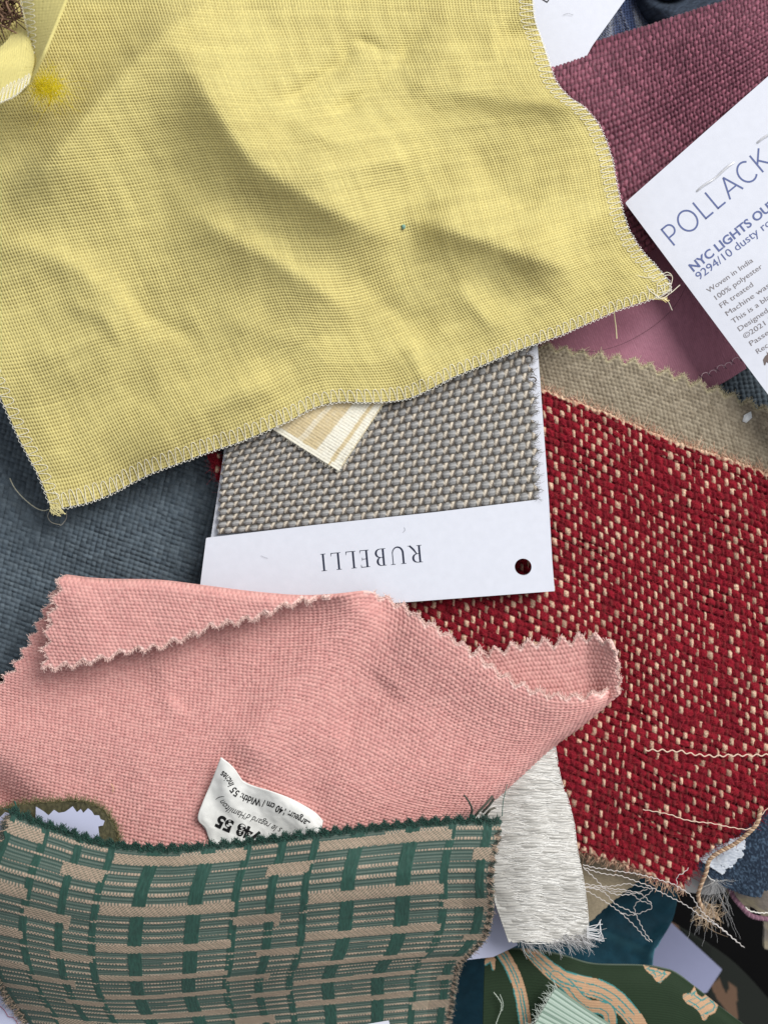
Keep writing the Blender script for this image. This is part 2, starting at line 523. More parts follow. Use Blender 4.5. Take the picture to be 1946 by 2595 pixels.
_v, _f = text_mesh("H"); CAP = _v[:, 1].max()
def lay_text(name, V, F, fn, mat, parent):
    """fn maps (n,2) letter space -> (x,y,z) drawing"""
    x, y, z = fn(V)
    P = w3(x, y, z) - np.asarray(ORG[parent.name])
    me = bpy.data.meshes.new(name); me.from_pydata([tuple(p) for p in P], [], F); me.update()
    me.materials.append(mat)
    return link(name, me, parent)

def line_fn(x0, y0, ang, size, zf, wscale=1.0):
    """baseline start (drawing), ang degrees counter-clockwise as seen, cap height = size"""
    k = size / CAP
    c, s_ = math.cos(math.radians(ang)), math.sin(math.radians(ang))
    def f(V):
        u = V[:, 0] * k * wscale; v = V[:, 1] * k
        x = x0 + u * c - v * s_; y = y0 - (u * s_ + v * c)
        return x, y, (zf(x, y) if callable(zf) else np.full(len(x), zf))
    return f

def ribbon(pts, w, closed=False):
    """flat stroke of width w (or list) through 2d pts -> V,F"""
    p = np.asarray(pts, float)
    if closed: d = np.roll(p, -1, 0) - np.roll(p, 1, 0)
    else: d = np.gradient(p, axis=0)
    d /= np.linalg.norm(d, axis=1, keepdims=True) + 1e-12
    n = np.stack([-d[:, 1], d[:, 0]], -1)
    w = np.broadcast_to(np.asarray(w, float), (len(p),))[:, None] / 2
    V = np.vstack([p + n * w, p - n * w]); m = len(p)
    F = [[k, (k + 1) % m, m + (k + 1) % m, m + k] for k in range(m if closed else m - 1)]
    return V, F
def join2(parts):
    V = []; F = []; n = 0
    for v, f in parts:
        V.append(v); F += [[q + n for q in ff] for ff in f]; n += len(v)
    return np.vstack(V), F
def arc(cx, cy, rx, ry, a0, a1, n=24):
    t = np.radians(np.linspace(a0, a1, n))
    return np.stack([cx + rx * np.cos(t), cy + ry * np.sin(t)], -1)

# ================================================================== the setting
gb = Bag()
gb.add([(-1.5, -1.5, -0.075), (1.5, -1.5, -0.075), (1.5, 1.5, -0.075), (-1.5, 1.5, -0.075)], Q=[[0, 1, 2, 3]])
tag(gb.build("table_surface", material("black_table", (9, 9, 10), rough=0.9, spec=0.1)), kind='structure')

FR = (-70, -70, 2016, 2665)      # what is worth weaving: the picture and a little around it
def inframe(c): return (c.X > FR[0]) & (c.X < FR[2]) & (c.Y > FR[1]) & (c.Y < FR[3])

def mixc(a, b, t):
    t = np.asarray(t)[..., None]
    return a * (1 - t) + b * t

# ------------------------------------------------------------------ slate blue linen, left
def slate_z(x, y, a, b):
    return -12 + 7 * sstep(1000, 1500, y + 0.45 * x) + 2.0 * np.exp(-((x - 330) / 140.0) ** 2) * sstep(1100, 1400, y)
def slate_cloth(name, label, quad, zf, seed, keep=None, size=None):
    root = thing(name, label, "fabric swatch", (*np.mean(quad, axis=0), -10))
    tl, tr, br, bl = quad
    c = Cloth([tl, tr], [tr, br], [bl, br], [tl, bl], zf, step=2.3)
    h, w, i, j, fu, fv = knobs(c.A / 13.0, c.B / 12.0, seed, wob=0.22, slub=0.3, pw=2.4)
    base = lin((66, 77, 86)); b2 = lin((90, 101, 109))
    C = mixc(base, b2, hash2(i, j, seed + 1) * 0.7 + 0.3 * hash2(i * 0, j, seed)) * (1 + 0.35 * (hash2(i, j, seed + 2) - 0.5))[..., None]
    C = C * (1 + 0.12 * fbm(c.A / 6, c.B / 6, seed))[..., None]
    k = inframe(c) if keep is None else keep(c)
    bag = Bag(); c.mesh(bag, h * 5.0, C, k)
    bag.build("cloth", material("wool_linen", rough=0.9, nvar=0.2, nscale=4000, sheen=0.12), root)
    return root, c
sl_root, sl = slate_cloth("slate_swatch", "slate blue linen swatch lying under the yellow, pink and white card at the left",
    [(-260, 760), (760, 1130), (560, 1900), (-420, 1560)], slate_z, 11, keep=lambda c: inframe(c) & (c.X < 640))

# ------------------------------------------------------------------ red and cream tweed
def red_z(x, y, a, b):
    z = 0.0 + 1.2 * fbm(x / 420, y / 420, 5, 2) - 4.5 * sstep(1950, 2300, y) - 1.5 * sstep(1250, 1330, 1300 - x) * 0
    d, t = seg_dist(x, y, [(1300, 1820), (1520, 1900), (1800, 1990), (2000, 2010)])
    z = z + 1.6 * np.exp(-(d / 120) ** 2)
    d, t = seg_dist(x, y, [(1420, 1040), (1700, 1260), (2000, 1420)])
    z = z + 1.2 * np.exp(-(d / 100) ** 2)
    d, t = seg_dist(x, y, [(1250, 1300), (1500, 1560), (1560, 1900)])
    return z - 1.3 * np.exp(-(d / 90) ** 2)
red_root = thing("red_tweed_swatch", "crimson tweed swatch flecked with cream, its frayed lower edge over the dark gap", "fabric swatch", (1560, 1620, 0))
rd_top = [(470, 640), (900, 800), (1358, 975), (1546, 1045), (1706, 1112), (1850, 1160), (2050, 1235)]
rd_bot = [(300, 1720), (900, 1930), (1484, 2168), (1560, 2190), (1640, 2225), (1725, 2262), (2050, 2372)]
rd_left = [(470, 640), (400, 1200), (300, 1720)]
rd_right = [(2050, 1235), (2075, 1700), (2050, 2372)]
rd = Cloth(rd_top, rd_right, rd_bot, rd_left, red_z, step=2.5)
U, V = rd.A / 17.2, rd.B / 19.4
i0 = np.floor(U); j0 = np.floor(V)
V = V + 0.22 * noise(U * 0.5, j0 * 3.1, 77)
U = U + 0.30 * noise(j0 * 5.3, V * 0.2, 78)
cell = hash2(np.floor(U), np.floor(V), 79)
h, w, i, j, fu, fv = weave(U, V, 31, 0.52, 1.16, r=1.0, crimp=0.75, wob=0.34, slub=0.32)
# warp flecks differ from crossing to crossing
cell = hash2(i, j, 80)
red_a, red_b, red_d = lin((141, 25, 41)), lin((105, 16, 31)), lin((80, 10, 24))
cream, tan_ = lin((228, 200, 172)), lin((168, 130, 106))
fuzz = fbm(rd.A / 4.2, rd.B / 3.4, 33, 3)
C = mixc(red_b, red_a, sstep(-0.6, 0.7, fuzz + 0.9 * (hash2(i, j, 81) - 0.5)))
C = mixc(C, red_d, 0.4 * sstep(0.30, 0.5, np.abs(fv)))
tw = np.mod(fv * 2.2 + fu * 3.0, 1.0)
wc = mixc(tan_, cream, sstep(0.15, 0.45, np.abs(tw - 0.5) * 2) * 0.8 + 0.2 * hash2(i, j, 82)) * (0.62 + 0.5 * hash2(i, j, 84))[..., None]
lost = (cell < 0.17) | (np.abs(fv) > 0.43) | ((rd.Y > 1880) & (cell < 0.45)) | ((noise(rd.A / 150, rd.B / 150, 83) < -0.22) & (cell < 0.4))
wc = np.where(lost[..., None], mixc(red_b, tan_, 0.25 * cell), wc)
C = np.where((w == 0)[..., None], wc, C)
C = np.where((w == 2)[..., None], red_d, C)
hh = h * 5.2 - 2.2 * sstep(0.3, 0.5, np.abs(fv)) + 3.4 * fuzz * (w == 1) + (w == 0) * np.where(cell > 0.8, 2.0, -0.6)
dtop = rd.B - 6 * np.abs(noise(rd.A / 14, rd.A * 0, 5)) - zig(rd.A, 4, 30, 3)
dbot = rd.Lb - rd.B - zig(rd.A, 10, 26, 4) - 6 * np.abs(noise(rd.A / 9, rd.A * 0, 6))
C = np.where((dtop < 9 + 8 * noise(rd.A / 12, rd.B / 12, 6))[..., None], mixc(cream, tan_, 0.5 + fuzz), C)
C = np.where((dbot < 8 + 16 * noise(rd.A / 8, rd.B / 20, 7))[..., None], mixc(cream, tan_, 0.3 + 0.5 * fuzz), C)
hid = inpoly(rd.X, rd.Y, [(-100, 500), (1280, 900), (1300, 1300), (1300, 1400), (620, 1400), (560, 1150), (440, 1100), (440, 2000), (-200, 2000)]) \
    | inpoly(rd.X, rd.Y, [(400, 1600), (860, 1600), (1250, 1800), (1250, 2000), (1380, 2110), (1460, 2400), (300, 2400)])
right_edge = inpoly(rd.X, rd.Y, [(1731, 2262), (1738, 2235), (1760, 2200), (1775, 2165), (1800, 2150), (1830, 2135), (1860, 2122), (1886, 2098), (1915, 2072), (1950, 2040), (2100, 1940), (2100, 2500), (1725, 2500)])
rag = 9 * noise(rd.X / 7, rd.Y / 7, 12)
right_edge = inpoly(rd.X + rag, rd.Y + rag * 0.6, [(1725, 2500), (1729, 2262), (1742, 2226), (1764, 2196), (1775, 2168), (1800, 2150), (1830, 2135), (1860, 2122), (1886, 2098), (1915, 2072), (1950, 2040), (2100, 1940), (2100, 2500)])
left_edge = rd.X + 5 * noise(rd.Y / 9, rd.X * 0, 4) < 524 + np.clip(rd.Y - 1150, 0, 200) * 0.4
keep = inframe(rd) & (dtop > 0) & (dbot > 0) & ~hid & ~right_edge & ~left_edge
bag = Bag(); rd.mesh(bag, hh, C, keep, thick=12)
wool = material("wool_yarn", rough=0.95, nvar=0.28, nscale=3500, sheen=0.15, sheen_col=(1, 0.5, 0.5), spec=0.15, bump=0.6, bscale=6000)
bag.build("cloth", wool, red_root)
# wool fuzz
vis = np.argwhere(keep & (rd.Y < 2350) & (rd.X < 1975) & (w == 1))
pick = vis[rng.integers(0, len(vis), 30000)]
P = rd.P[pick[:, 0], pick[:, 1]] + rd.N[pick[:, 0], pick[:, 1]] * (hh[pick[:, 0], pick[:, 1]] * S)[:, None]
Nn = rd.N[pick[:, 0], pick[:, 1]]; ang = rng.normal(0, 0.9, len(P)) - 0.25
D = np.stack([np.cos(ang), np.sin(ang), 0 * ang], -1) * np.sign(rng.normal(size=len(P)))[:, None]
cc = lin((190, 58, 68)) * (0.7 + 0.6 * rng.random((len(P), 1)))
fz = Bag(); fibres(fz, P, Nn, D, rng.uniform(6, 20, len(P)), 0.28, cc, curl=0.9, lift=0.35)
o = fz.build("wool_fuzz", wool, red_root); tag(o, kind='stuff')
# cut edge tufts
P, Nn, ids = edge_dirs(rd)
sel = rng.integers(0, len(P), 2600); ids = ids[sel]
yy = rd.Y.ravel()[ids]; tp = dtop.ravel()[ids] < 14
D = np.stack([rng.normal(0, 0.5, len(ids)), np.where(tp, 1.0, -1.0), 0.1 * rng.normal(size=len(ids))], -1)
near = (tp | (dbot.ravel()[ids] < 16))
fr = Bag(); fibres(fr, P[sel][near], Nn[sel][near], D[near], rng.uniform(6, 20, near.sum()), 1.1, mixc(cream, tan_, rng.random(near.sum())), curl=0.8, lift=0.2)
ns = ~near
fibres(fr, P[sel][ns], Nn[sel][ns], np.stack([rng.normal(0.8, .5, ns.sum()), rng.normal(-0.6, .5, ns.sum()), 0 * D[ns, 0]], -1), rng.uniform(5, 16, ns.sum()), 0.9, red_a * (0.6 + 0.6 * rng.random((ns.sum(), 1))), curl=0.8, lift=0.2)
o = fr.build("frayed_edge", wool, red_root); tag(o, kind='stuff')

# ------------------------------------------------------------------ taupe pinked swatch
tp_root = thing("taupe_swatch", "taupe linen swatch with pinked zigzag edge above the red tweed", "fabric swatch", (1640, 980, -1))
tcl = Cloth([(1240, 838), (1432, 878), (1600, 905), (1740, 950), (1860, 995), (2060, 1078)], [(2060, 1078), (2010, 1300)],
            [(1180, 1030), (1500, 1130), (2010, 1300)], [(1240, 838), (1180, 1030)],
            lambda x, y, a, b: -1.8 + 1.0 * sstep(0, 160, b) * 0 + 0.6 * fbm(x / 160, y / 160, 9, 2), step=2.2)
h, w, i, j, fu, fv = knobs(tcl.A / 11.4, tcl.B / 9.0, 41, wob=0.3, slub=0.35, brick=True)
C = mixc(lin((154, 143, 124)), lin((132, 121, 103)), hash2(i, j, 42)) * (1 + 0.25 * fbm(tcl.A / 5, tcl.B / 5, 43))[..., None]
dt = tcl.B - zig(tcl.A, 17, 44.5, 9)
C = mixc(C, lin((184, 174, 142)), sstep(12, 0, dt) * 0.8)
keep = inframe(tcl) & (dt > 0)
bag = Bag(); tcl.mesh(bag, h * 3.4, C, keep, thick=10)
linen = material("linen_yarn", rough=0.85, nvar=0.18, nscale=4500, sheen=0.1, spec=0.25, bump=0.3, bscale=7000)
bag.build("cloth", linen, tp_root)
P, Nn, ids = edge_dirs(tcl); near = dt.ravel()[ids] < 6; P = P[near]; Nn = Nn[near]
sel = rng.integers(0, len(P), 1500); D = np.stack([rng.normal(0, .6, 1500), np.full(1500, 0.8), np.zeros(1500)], -1)
fr = Bag(); fibres(fr, P[sel], Nn[sel], D, rng.uniform(3, 9, 1500), 0.8, lin((205, 194, 160)) * (0.75 + .5 * rng.random((1500, 1))), curl=0.8, lift=0.4)
tag(fr.build("frayed_edge", linen, tp_root), kind='stuff')
chip = Bag()
p = tcl.at([0], [0]); 
cx = [(1884, 1052), (1902, 1042), (1905, 1058), (1890, 1072), (1880, 1068)]
cv = w3(np.array([q[0] for q in cx] * 2), np.array([q[1] for q in cx] * 2), np.array([-1.05] * 5 + [-1.3] * 5))
chip.add(cv, T=[[0, 2, 1], [0, 3, 2], [0, 4, 3]], Q=[[k, (k + 1) % 5, 5 + (k + 1) % 5, 5 + k] for k in range(5)])
tag(chip.build("paper_scrap", material("scrap_white", (225, 228, 228), rough=0.5)), "tiny white paper scrap on the taupe swatch near the right edge", "paper scrap")

# ------------------------------------------------------------------ teal wool under the tag
sw2, _ = slate_cloth("teal_swatch", "dark teal wool swatch glimpsed below the mauve satin at the right edge",
    [(1740, 880), (1990, 860), (2040, 1130), (1800, 1150)], lambda x, y, a, b: np.full(x.shape, -9.0), 51, keep=inframe)

# ------------------------------------------------------------------ mauve satin with the stapled tag
mv_root = thing("mauve_satin_swatch", "dusty mauve satin swatch carrying the stapled white tag with grey print", "fabric swatch", (1650, 850, -4))
mv = Cloth([(1240, 760), (1600, 560), (1760, 470)], [(1760, 470), (1840, 740), (1894, 932)], [(1420, 1110), (1640, 1035), (1800, 985), (1894, 932)], [(1240, 760), (1420, 1110)],
           lambda x, y, a, b: -6.0 + 2.2 * np.exp(-((x + y * 0.6 - 2140) / 90) ** 2) + 0.5 * fbm(x / 120, y / 120, 3, 2), step=2.4)
q = (mv.X * 0.94 - mv.Y * 0.34 + 2.5 * noise(mv.X / 20, mv.Y / 20, 4)) / 5.2
hm = 0.8 * np.sin(q * 6.283 + 2.0 * noise(mv.X / 6, mv.Y / 9, 2)) + 0.5 * fbm(mv.X / 5, mv.Y / 5, 6, 2)
C = lin((160, 104, 122)) * (1 + 0.10 * np.sin(q * 6.283) + 0.1 * fbm(mv.X / 8, mv.Y / 8, 8))[..., None]
bag = Bag(); mv.mesh(bag, hm, C, inframe(mv) & (mv.La - mv.A - 2 * noise(mv.B / 7, mv.B * 0, 1) > 2), thick=6)
satin = material("satin_thread", rough=0.6, nvar=0.08, nscale=4000, sheen=0.25, sheen_col=(1, 0.8, 0.9), spec=0.4)
bag.build("cloth", satin, mv_root)
st = Bag()
for k in range(8):        # white loops of stitching along the lower edge
    x0 = 1775 + k * 19.5; y0 = 957 - k * 9.5 + (3 if k % 2 else 0)
    thread(st, [(x0, y0, -3.6), (x0 + 5, y0 - 10, -3.0), (x0 + 15, y0 - 13, -3.0), (x0 + 20, y0 - 7, -3.8)], r=0.8, C=(228, 198, 205))
    thread(st, [(x0 - 4, y0 - 7, -3.5), (x0 + 2, y0 - 1, -3.3), (x0 + 7, y0 + 3, -3.5)], r=0.9, C=(70, 46, 62))
st.build("edge_stitching", satin, mv_root)

def tagz(x, y): return 5.2 + (x - 1583) * 0.012 + 0.7 * np.sin((x + y) / 260.0) * 0 - 2.2 * sstep(640, 1000, y) + 0 * x
white_card = material("white_card", (213, 216, 226), rough=0.6, nvar=0.025, nscale=500, spec=0.3, bump=0.15, bscale=3500)
tagc = cut_paper("paper_tag", [(1583, 514), (1790, 330), (2060, 92), (2130, 1240), (1946, 1001)], tagz, 0.35, white_card, mv_root, r=5)
ink = material("blue_grey_ink", (92, 104, 150), rough=0.6, nvar=0.05)
ink2 = material("warm_grey_ink", (128, 122, 124), rough=0.6, nvar=0.05)
tz = lambda x, y: tagz(x, y) + 0.40
def O_(w_=0.92): return ribbon(arc(0.46 * w_ / 0.92, 0.5, 0.46 * w_ / 0.92, 0.5, 0, 359, 48), 0.085, True)
def L_(): return join2([ribbon([(0.04, 0), (0.04, 1)], 0.085), ribbon([(0.0, 0.04), (0.52, 0.04)], 0.085)])
glyphs = {
 'P': (join2([ribbon([(0.04, 0), (0.04, 1)], 0.085), ribbon(np.vstack([[(0.04, 0.96), (0.3, 0.96)], arc(0.32, 0.70, 0.26, 0.26, 85, -85, 18), [(0.3, 0.44), (0.04, 0.44)]]), 0.08)]), 0.74),
 'O': (O_(), 1.06), 'L': (L_(), 0.66),
 'A': (join2([ribbon([(0.0, 0), (0.42, 1.0)], 0.085), ribbon([(0.42, 1.0), (0.84, 0)], 0.085), ribbon([(0.15, 0.33), (0.69, 0.33)], 0.075)]), 0.92),
 'C': (ribbon(arc(0.47, 0.5, 0.45, 0.5, 48, 312, 40), 0.085), 0.92),
 'K': (join2([ribbon([(0.04, 0), (0.04, 1)], 0.085), ribbon([(0.62, 1.0), (0.06, 0.45)], 0.085), ribbon([(0.22, 0.56), (0.68, 0)], 0.085)]), 0.8)}
def word(s, sp):
    parts = []; x = 0
    for ch in s:
        if ch == ' ': x += 0.4; continue
        (v, f), adv = glyphs[ch]; v = v.copy(); v[:, 0] += x; x += adv + sp
        parts.append((v, f))
    return join2(parts)
V_, F_ = word("POLLACK", 0.13)
V_[:, 0] -= 0.0
def scale727(V): return V * CAP
lay_text("lettering", scale727(V_), F_, line_fn(1707, 623, 39.6, 54, tz, 0.94), ink, mv_root if False else tagc)
for s_, x_, y_, a_, hgt, b_, m_, ref, rlen in [   # ref: the stretch of words whose length was measured
    ("NYC LIGHTS OUT", 1755, 690, 38.5, 21.5, 0.022, ink, "NYC LI", 103), ("9294/10 dusty rose", 1770, 711, 37.5, 20, 0.0, ink, "9294/10", 109),
    ("Woven in India", 1795, 743, 35.3, 12.6, 0.0, ink2, "Woven in India", 139), ("100% polyester", 1811, 763, 35.0, 12.6, 0.0, ink2, "100% polyester", 143),
    ("FR treated", 1826, 782, 34.8, 12.6, 0.0, ink2, "FR treated", 99), ("Machine washable", 1841, 802, 34.6, 12.6, 0.0, ink2, "Machine", 84),
    ("This is a blackout", 1857, 821, 34.4, 12.6, 0.0, ink2, "This is", 62), ("Designed by", 1872, 841, 34.2, 12.6, 0.0, ink2, "Designed", 88),
    ("\u00a92021 P", 1887, 859, 34.0, 12.6, 0.0, ink2, "\u00a92021", 64), ("Passes", 1901, 878, 33.8, 12.6, 0.0, ink2, "Passes", 66),
    ("Reco", 1918, 898, 33.6, 12.6, 0.0, ink2, "Reco", 46)]:
    V_, F_ = text_mesh(s_, b_); Vr, _ = text_mesh(ref, b_)
    ws = rlen / (np.ptp(Vr[:, 0]) * hgt / CAP)
    lay_text("lettering", V_, F_, line_fn(x_, y_, a_, hgt, tz, ws), m_, tagc)
fl = [(1935, 925), (1932, 912), (1937, 903), (1943, 898), (1941, 890), (1948, 899), (1950, 893), (1956, 906), (1960, 918), (1955, 922), (1950, 914), (1946, 921), (1941, 917), (1938, 926)]
V_ = np.array(fl, float)
me_c = lambda Vv: (Vv[:, 0], Vv[:, 1], tz(Vv[:, 0], Vv[:, 1]))
lay_text("printed_emblem", V_, [list(range(len(fl)))[::-1]], me_c, material("dark_taupe_ink", (108, 96, 92), rough=0.6), tagc)
steel = material("staple_steel", (235, 235, 238), rough=0.28, metal=0.55, nvar=0.02)
for (p0, p1) in (((1759, 489), (1864, 407)), ((1912, 366), (2016, 290))):
    st = Bag(); xs = np.linspace(p0[0], p1[0], 14); ys = np.linspace(p0[1], p1[1], 14) + np.array([0, 0, -1, -1, 0, 2, 3, 3, 2, 0, -1, -1, 0, 0])
    zz = tagz(xs, ys) + np.array([-.6, .45, .55, .6, .6, .55, .45, .45, .55, .62, .62, .6, .45, -.6])
    st.tubes(w3(xs, ys, zz), 3.1 * S, (0.7, 0.7, 0.7), 6)
    st.build("staple", steel, tagc)

# ------------------------------------------------------------------ burgundy basket weave
bu_root = thing("burgundy_swatch", "burgundy basket weave fabric draped under the stapled white tag at the top right", "fabric swatch", (1650, 330, 3))
def bu_z(x, y, a, b):
    z = 2.0 + 7.0 * sstep(1560, 2000, x - 0.5 * (y - 250)) * (1 - sstep(250, 600, y) * 0.5)
    z = z - 9.0 * (1 - np.sqrt(np.clip(1 - (1 - np.clip(b / 75.0, 0, 1)) ** 2, 0, 1)))
    d, t = seg_dist(x, y, [(1400, 330), (1640, 250), (1960, 60)])
    z = z + 1.6 * np.exp(-(d / 60) ** 2)
    lim = tagz(x, y) - 0.8      # it lies under the tag
    return np.where((x * 0.667 + y * 0.745 > 1440), np.minimum(z, lim), z)
bu = Cloth([(1330, 158), (1400, 140), (1502, 104), (1620, 70), (1760, 24), (1860, -8), (2060, -90)], [(2060, -90), (2080, 260)],
           [(1380, 640), (1520, 690), (1700, 600), (2080, 260)], [(1330, 158), (1340, 400), (1380, 640)], bu_z, step=2.4)
bu_keep = lambda c: inframe(c) & ~((c.X > 1660) & (c.Y > 0.0 + 560 - (c.X - 1583) * 0.87 + 60)) & (c.Y < 640)
h, w, i, j, fu, fv = blocks(bu.A + 5 * noise(bu.A / 30, bu.B / 12, 9), bu.B, 21.0, 11.2, 0.60, 61)
lightc, darkc = lin((146, 84, 101)), lin((84, 38, 54))
C = np.where((w == 1)[..., None], mixc(lightc, darkc, 0.7 * hash2(i, j, 62)), mixc(darkc, lightc, 0.55 * hash2(i, j, 63)))
strand = np.where(w == 1, np.sin(fv * 19 + 2 * noise(bu.A / 9, bu.B / 3, 2)), np.sin(fu * 22 + 2 * noise(bu.A / 3, bu.B / 9, 2)))
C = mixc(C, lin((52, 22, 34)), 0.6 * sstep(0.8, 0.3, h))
C = C * (1 + 0.07 * strand + 0.12 * fbm(bu.A / 5, bu.B / 4, 64))[..., None]
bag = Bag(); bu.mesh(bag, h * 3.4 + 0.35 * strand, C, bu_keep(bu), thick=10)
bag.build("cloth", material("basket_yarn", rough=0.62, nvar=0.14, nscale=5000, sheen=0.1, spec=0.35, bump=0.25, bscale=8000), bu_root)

# ------------------------------------------------------------------ things at the top
tc_root = thing("white_sample_card", "blank white card corner with black printed frame, above the burgundy fabric at the top", "sample card", (1450, 60, 0))
wc = cut_paper("card", [(1300, -120), (1650, -130), (1583, 0), (1500, 116), (1460, 190), (1330, 190)], -0.5, 0.4, white_card, tc_root, r=2)
ring_ = ribbon([(1350, -16), (1385.5, 5.5), (1408, -26), (1372, -46)], 4.2, True)
lay_text("printed_frame", ring_[0], [f[::-1] for f in ring_[1]], lambda Vv: (Vv[:, 0], Vv[:, 1], np.full(len(Vv), -0.04)), material("black_ink", (30, 30, 34), rough=0.5), wc)

nav_root = thing("navy_mesh_swatch", "navy blue nylon mesh fabric peeking out beside the white card at the top", "fabric swatch", (1570, 60, -6))
nv = Cloth([(1490, -90), (1680, -60)], [(1680, -60), (1650, 160)], [(1440, 170), (1650, 160)], [(1490, -90), (1440, 170)],
           lambda x, y, a, b: -9 + 5 * sstep(1610, 1540, x) + 1.5 * np.exp(-((x - 0.4 * y - 1565) / 12) ** 2), step=2.0)
h, w, i, j, fu, fv = weave((nv.A + nv.B * 0.6) / 6.0, (nv.B - nv.A * 0.6) / 6.0, 71, 0.8, 0.8, r=1, crimp=0.4, wob=0.1, slub=0.1)
C = np.where((w == 0)[..., None], lin((62, 74, 104)), lin((26, 32, 52))) * np.ones(nv.X.shape + (1,))
bag = Bag(); nv.mesh(bag, h * 1.5, C, inframe(nv), thick=5)
bag.build("cloth", material("nylon_thread", rough=0.4, nvar=0.1, spec=0.5), nav_root)

dn_root = thing("denim_swatch", "rolled dark denim blue fabric edge at the top beside the burgundy fabric", "fabric swatch", (1680, 20, -3))
def dn_z(x, y, a, b):
    r_ = np.clip(b / 40.0, 0, 1)
    z = -12 + 9 * np.sqrt(np.clip(1 - (1 - r_) ** 2, 0, 1))
    return z - 9 * np.exp(-(((x - 1692) / 26) ** 2 + ((y + 2) / 13) ** 2)) + 2 * sstep(1640, 1700, x) - 3.0 * sstep(1700, 1900, x)
dn = Cloth([(1602, -110), (1600, -60), (1604, -10), (1618, 30), (1650, 66), (1720, 84)], [(1720, 84), (1800, 66), (1960, 20)],
           [(1700, -200), (1900, -200), (1960, 20)], [(1602, -110), (1700, -200)], dn_z, step=2.0)
h, w, i, j, fu, fv = weave(dn.A / 5, dn.B / 5, 72, 0.98, 0.98, r=1, crimp=0.4)
C = mixc(lin((34, 42, 54)), lin((54, 64, 78)), hash2(i, j, 3)) * (1 + 0.3 * fbm(dn.A / 6, dn.B / 4, 5))[..., None]
bag = Bag(); dn.mesh(bag, h * 1.3, C, dn.Y > -90, thick=10)
bag.build("cloth", material("denim_yarn", rough=0.9, nvar=0.25, nscale=5000), dn_root)

# ------------------------------------------------------------------ sample card with grey basket weave
ru_root = thing("lettered_sample_card", "white sample card with upside down serif lettering, punched hole and grey basket weave swatch", "sample card", (960, 1250, 4))
crz = lambda x, y: 4.0 + 0.0 * x
cut_paper("card_back", [(590, 1000), (1346, 770), (1362, 880), (1390, 1264), (1403, 1496), (1003, 1526), (530, 1560), (508, 1480), (536, 1356)], 3.6, 0.35, white_card, ru_root,
          holes=[(1325, 1436, 21)], r=3)
bandz = lambda x, y: 5.0 + 0.5 * ((np.asarray(x) - 930) / 460.0) ** 2 * 0.6 + 0.12 * np.sin(np.asarray(x) / 130.0) + 0 * y
band = cut_paper("card_band", [(523, 1363), (800, 1330), (1100, 1298), (1386, 1263), (1405, 1498), (1003, 1528), (520, 1563), (508, 1482)], bandz, 0.35, white_card, ru_root,
          holes=[(1325, 1437, 21.5)], r=2.5)
def serif(x, y, w_=0.30, t=0.028): return ribbon([(x - w_ / 2, y), (x + w_ / 2, y)], t)
def stem(x): return [ribbon([(x, 0), (x, 1)], 0.105), serif(x, 0.014), serif(x, 0.986)]
def bowl(x, y0, y1, rx):
    a = arc(x, (y0 + y1) / 2, rx, (y1 - y0) / 2 - 0.02, 90, -90, 20)
    wd = 0.035 + 0.08 * np.sin(np.linspace(0, math.pi, 20)) ** 1.5
    return ribbon(a, wd)
G = {}
G['I'] = stem(0.11)
G['L'] = stem(0.11) + [ribbon([(0.1, 0.015), (0.50, 0.015)], 0.035), ribbon([(0.50, 0.0), (0.53, 0.20)], [0.05, 0.015])]
G['E'] = stem(0.11) + [ribbon([(0.1, 0.015), (0.48, 0.015)], 0.035), ribbon([(0.47, 0.0), (0.50, 0.18)], [0.05, 0.015]), ribbon([(0.1, 0.985), (0.46, 0.985)], 0.035),
                       ribbon([(0.45, 1.0), (0.47, 0.84)], [0.05, 0.015]), ribbon([(0.1, 0.52), (0.38, 0.52)], 0.03), ribbon([(0.38, 0.43), (0.38, 0.61)], 0.025)]
G['B'] = stem(0.11) + [bowl(0.26, 0.50, 1.0, 0.20), bowl(0.28, 0.0, 0.53, 0.25)] + [ribbon([(0.1, yy), (0.28, yy)], 0.03) for yy in (0.983, 0.515, 0.018)]
G['R'] = stem(0.11) + [bowl(0.26, 0.47, 1.0, 0.24)] + [ribbon([(0.1, yy), (0.28, yy)], 0.03) for yy in (0.983, 0.487)] + [ribbon([(0.27, 0.50), (0.45, 0.22), (0.66, -0.01)], [0.05, 0.10, 0.09]), ribbon([(0.60, 0.0), (0.78, 0.0)], 0.025)]
t_ = np.linspace(180, 360, 24)
G['U'] = [ribbon([(0.11, 1), (0.11, 0.35)], 0.105), serif(0.11, 0.986), serif(0.72, 0.986, 0.26), ribbon([(0.72, 1), (0.72, 0.36)], 0.045),
          ribbon(np.stack([0.415 + 0.305 * np.cos(np.radians(t_)), 0.36 + 0.36 * np.sin(np.radians(t_))], -1), 0.105 - 0.06 * np.linspace(0, 1, 24))]
parts = []
for ch, off in zip("RUBELLI", (0, 42, 92, 134, 168, 206, 244)):
    for v, f in G[ch]:
        v = v.copy(); v[:, 0] += off / 43.5; parts.append((v, f))
V_, F_ = join2(parts)
lay_text("lettering", V_ * CAP, F_, line_fn(1066, 1381, 185.2, 43.5, lambda x, y: bandz(x, y) + 0.42), material("navy_ink", (26, 34, 58), rough=0.5), band)

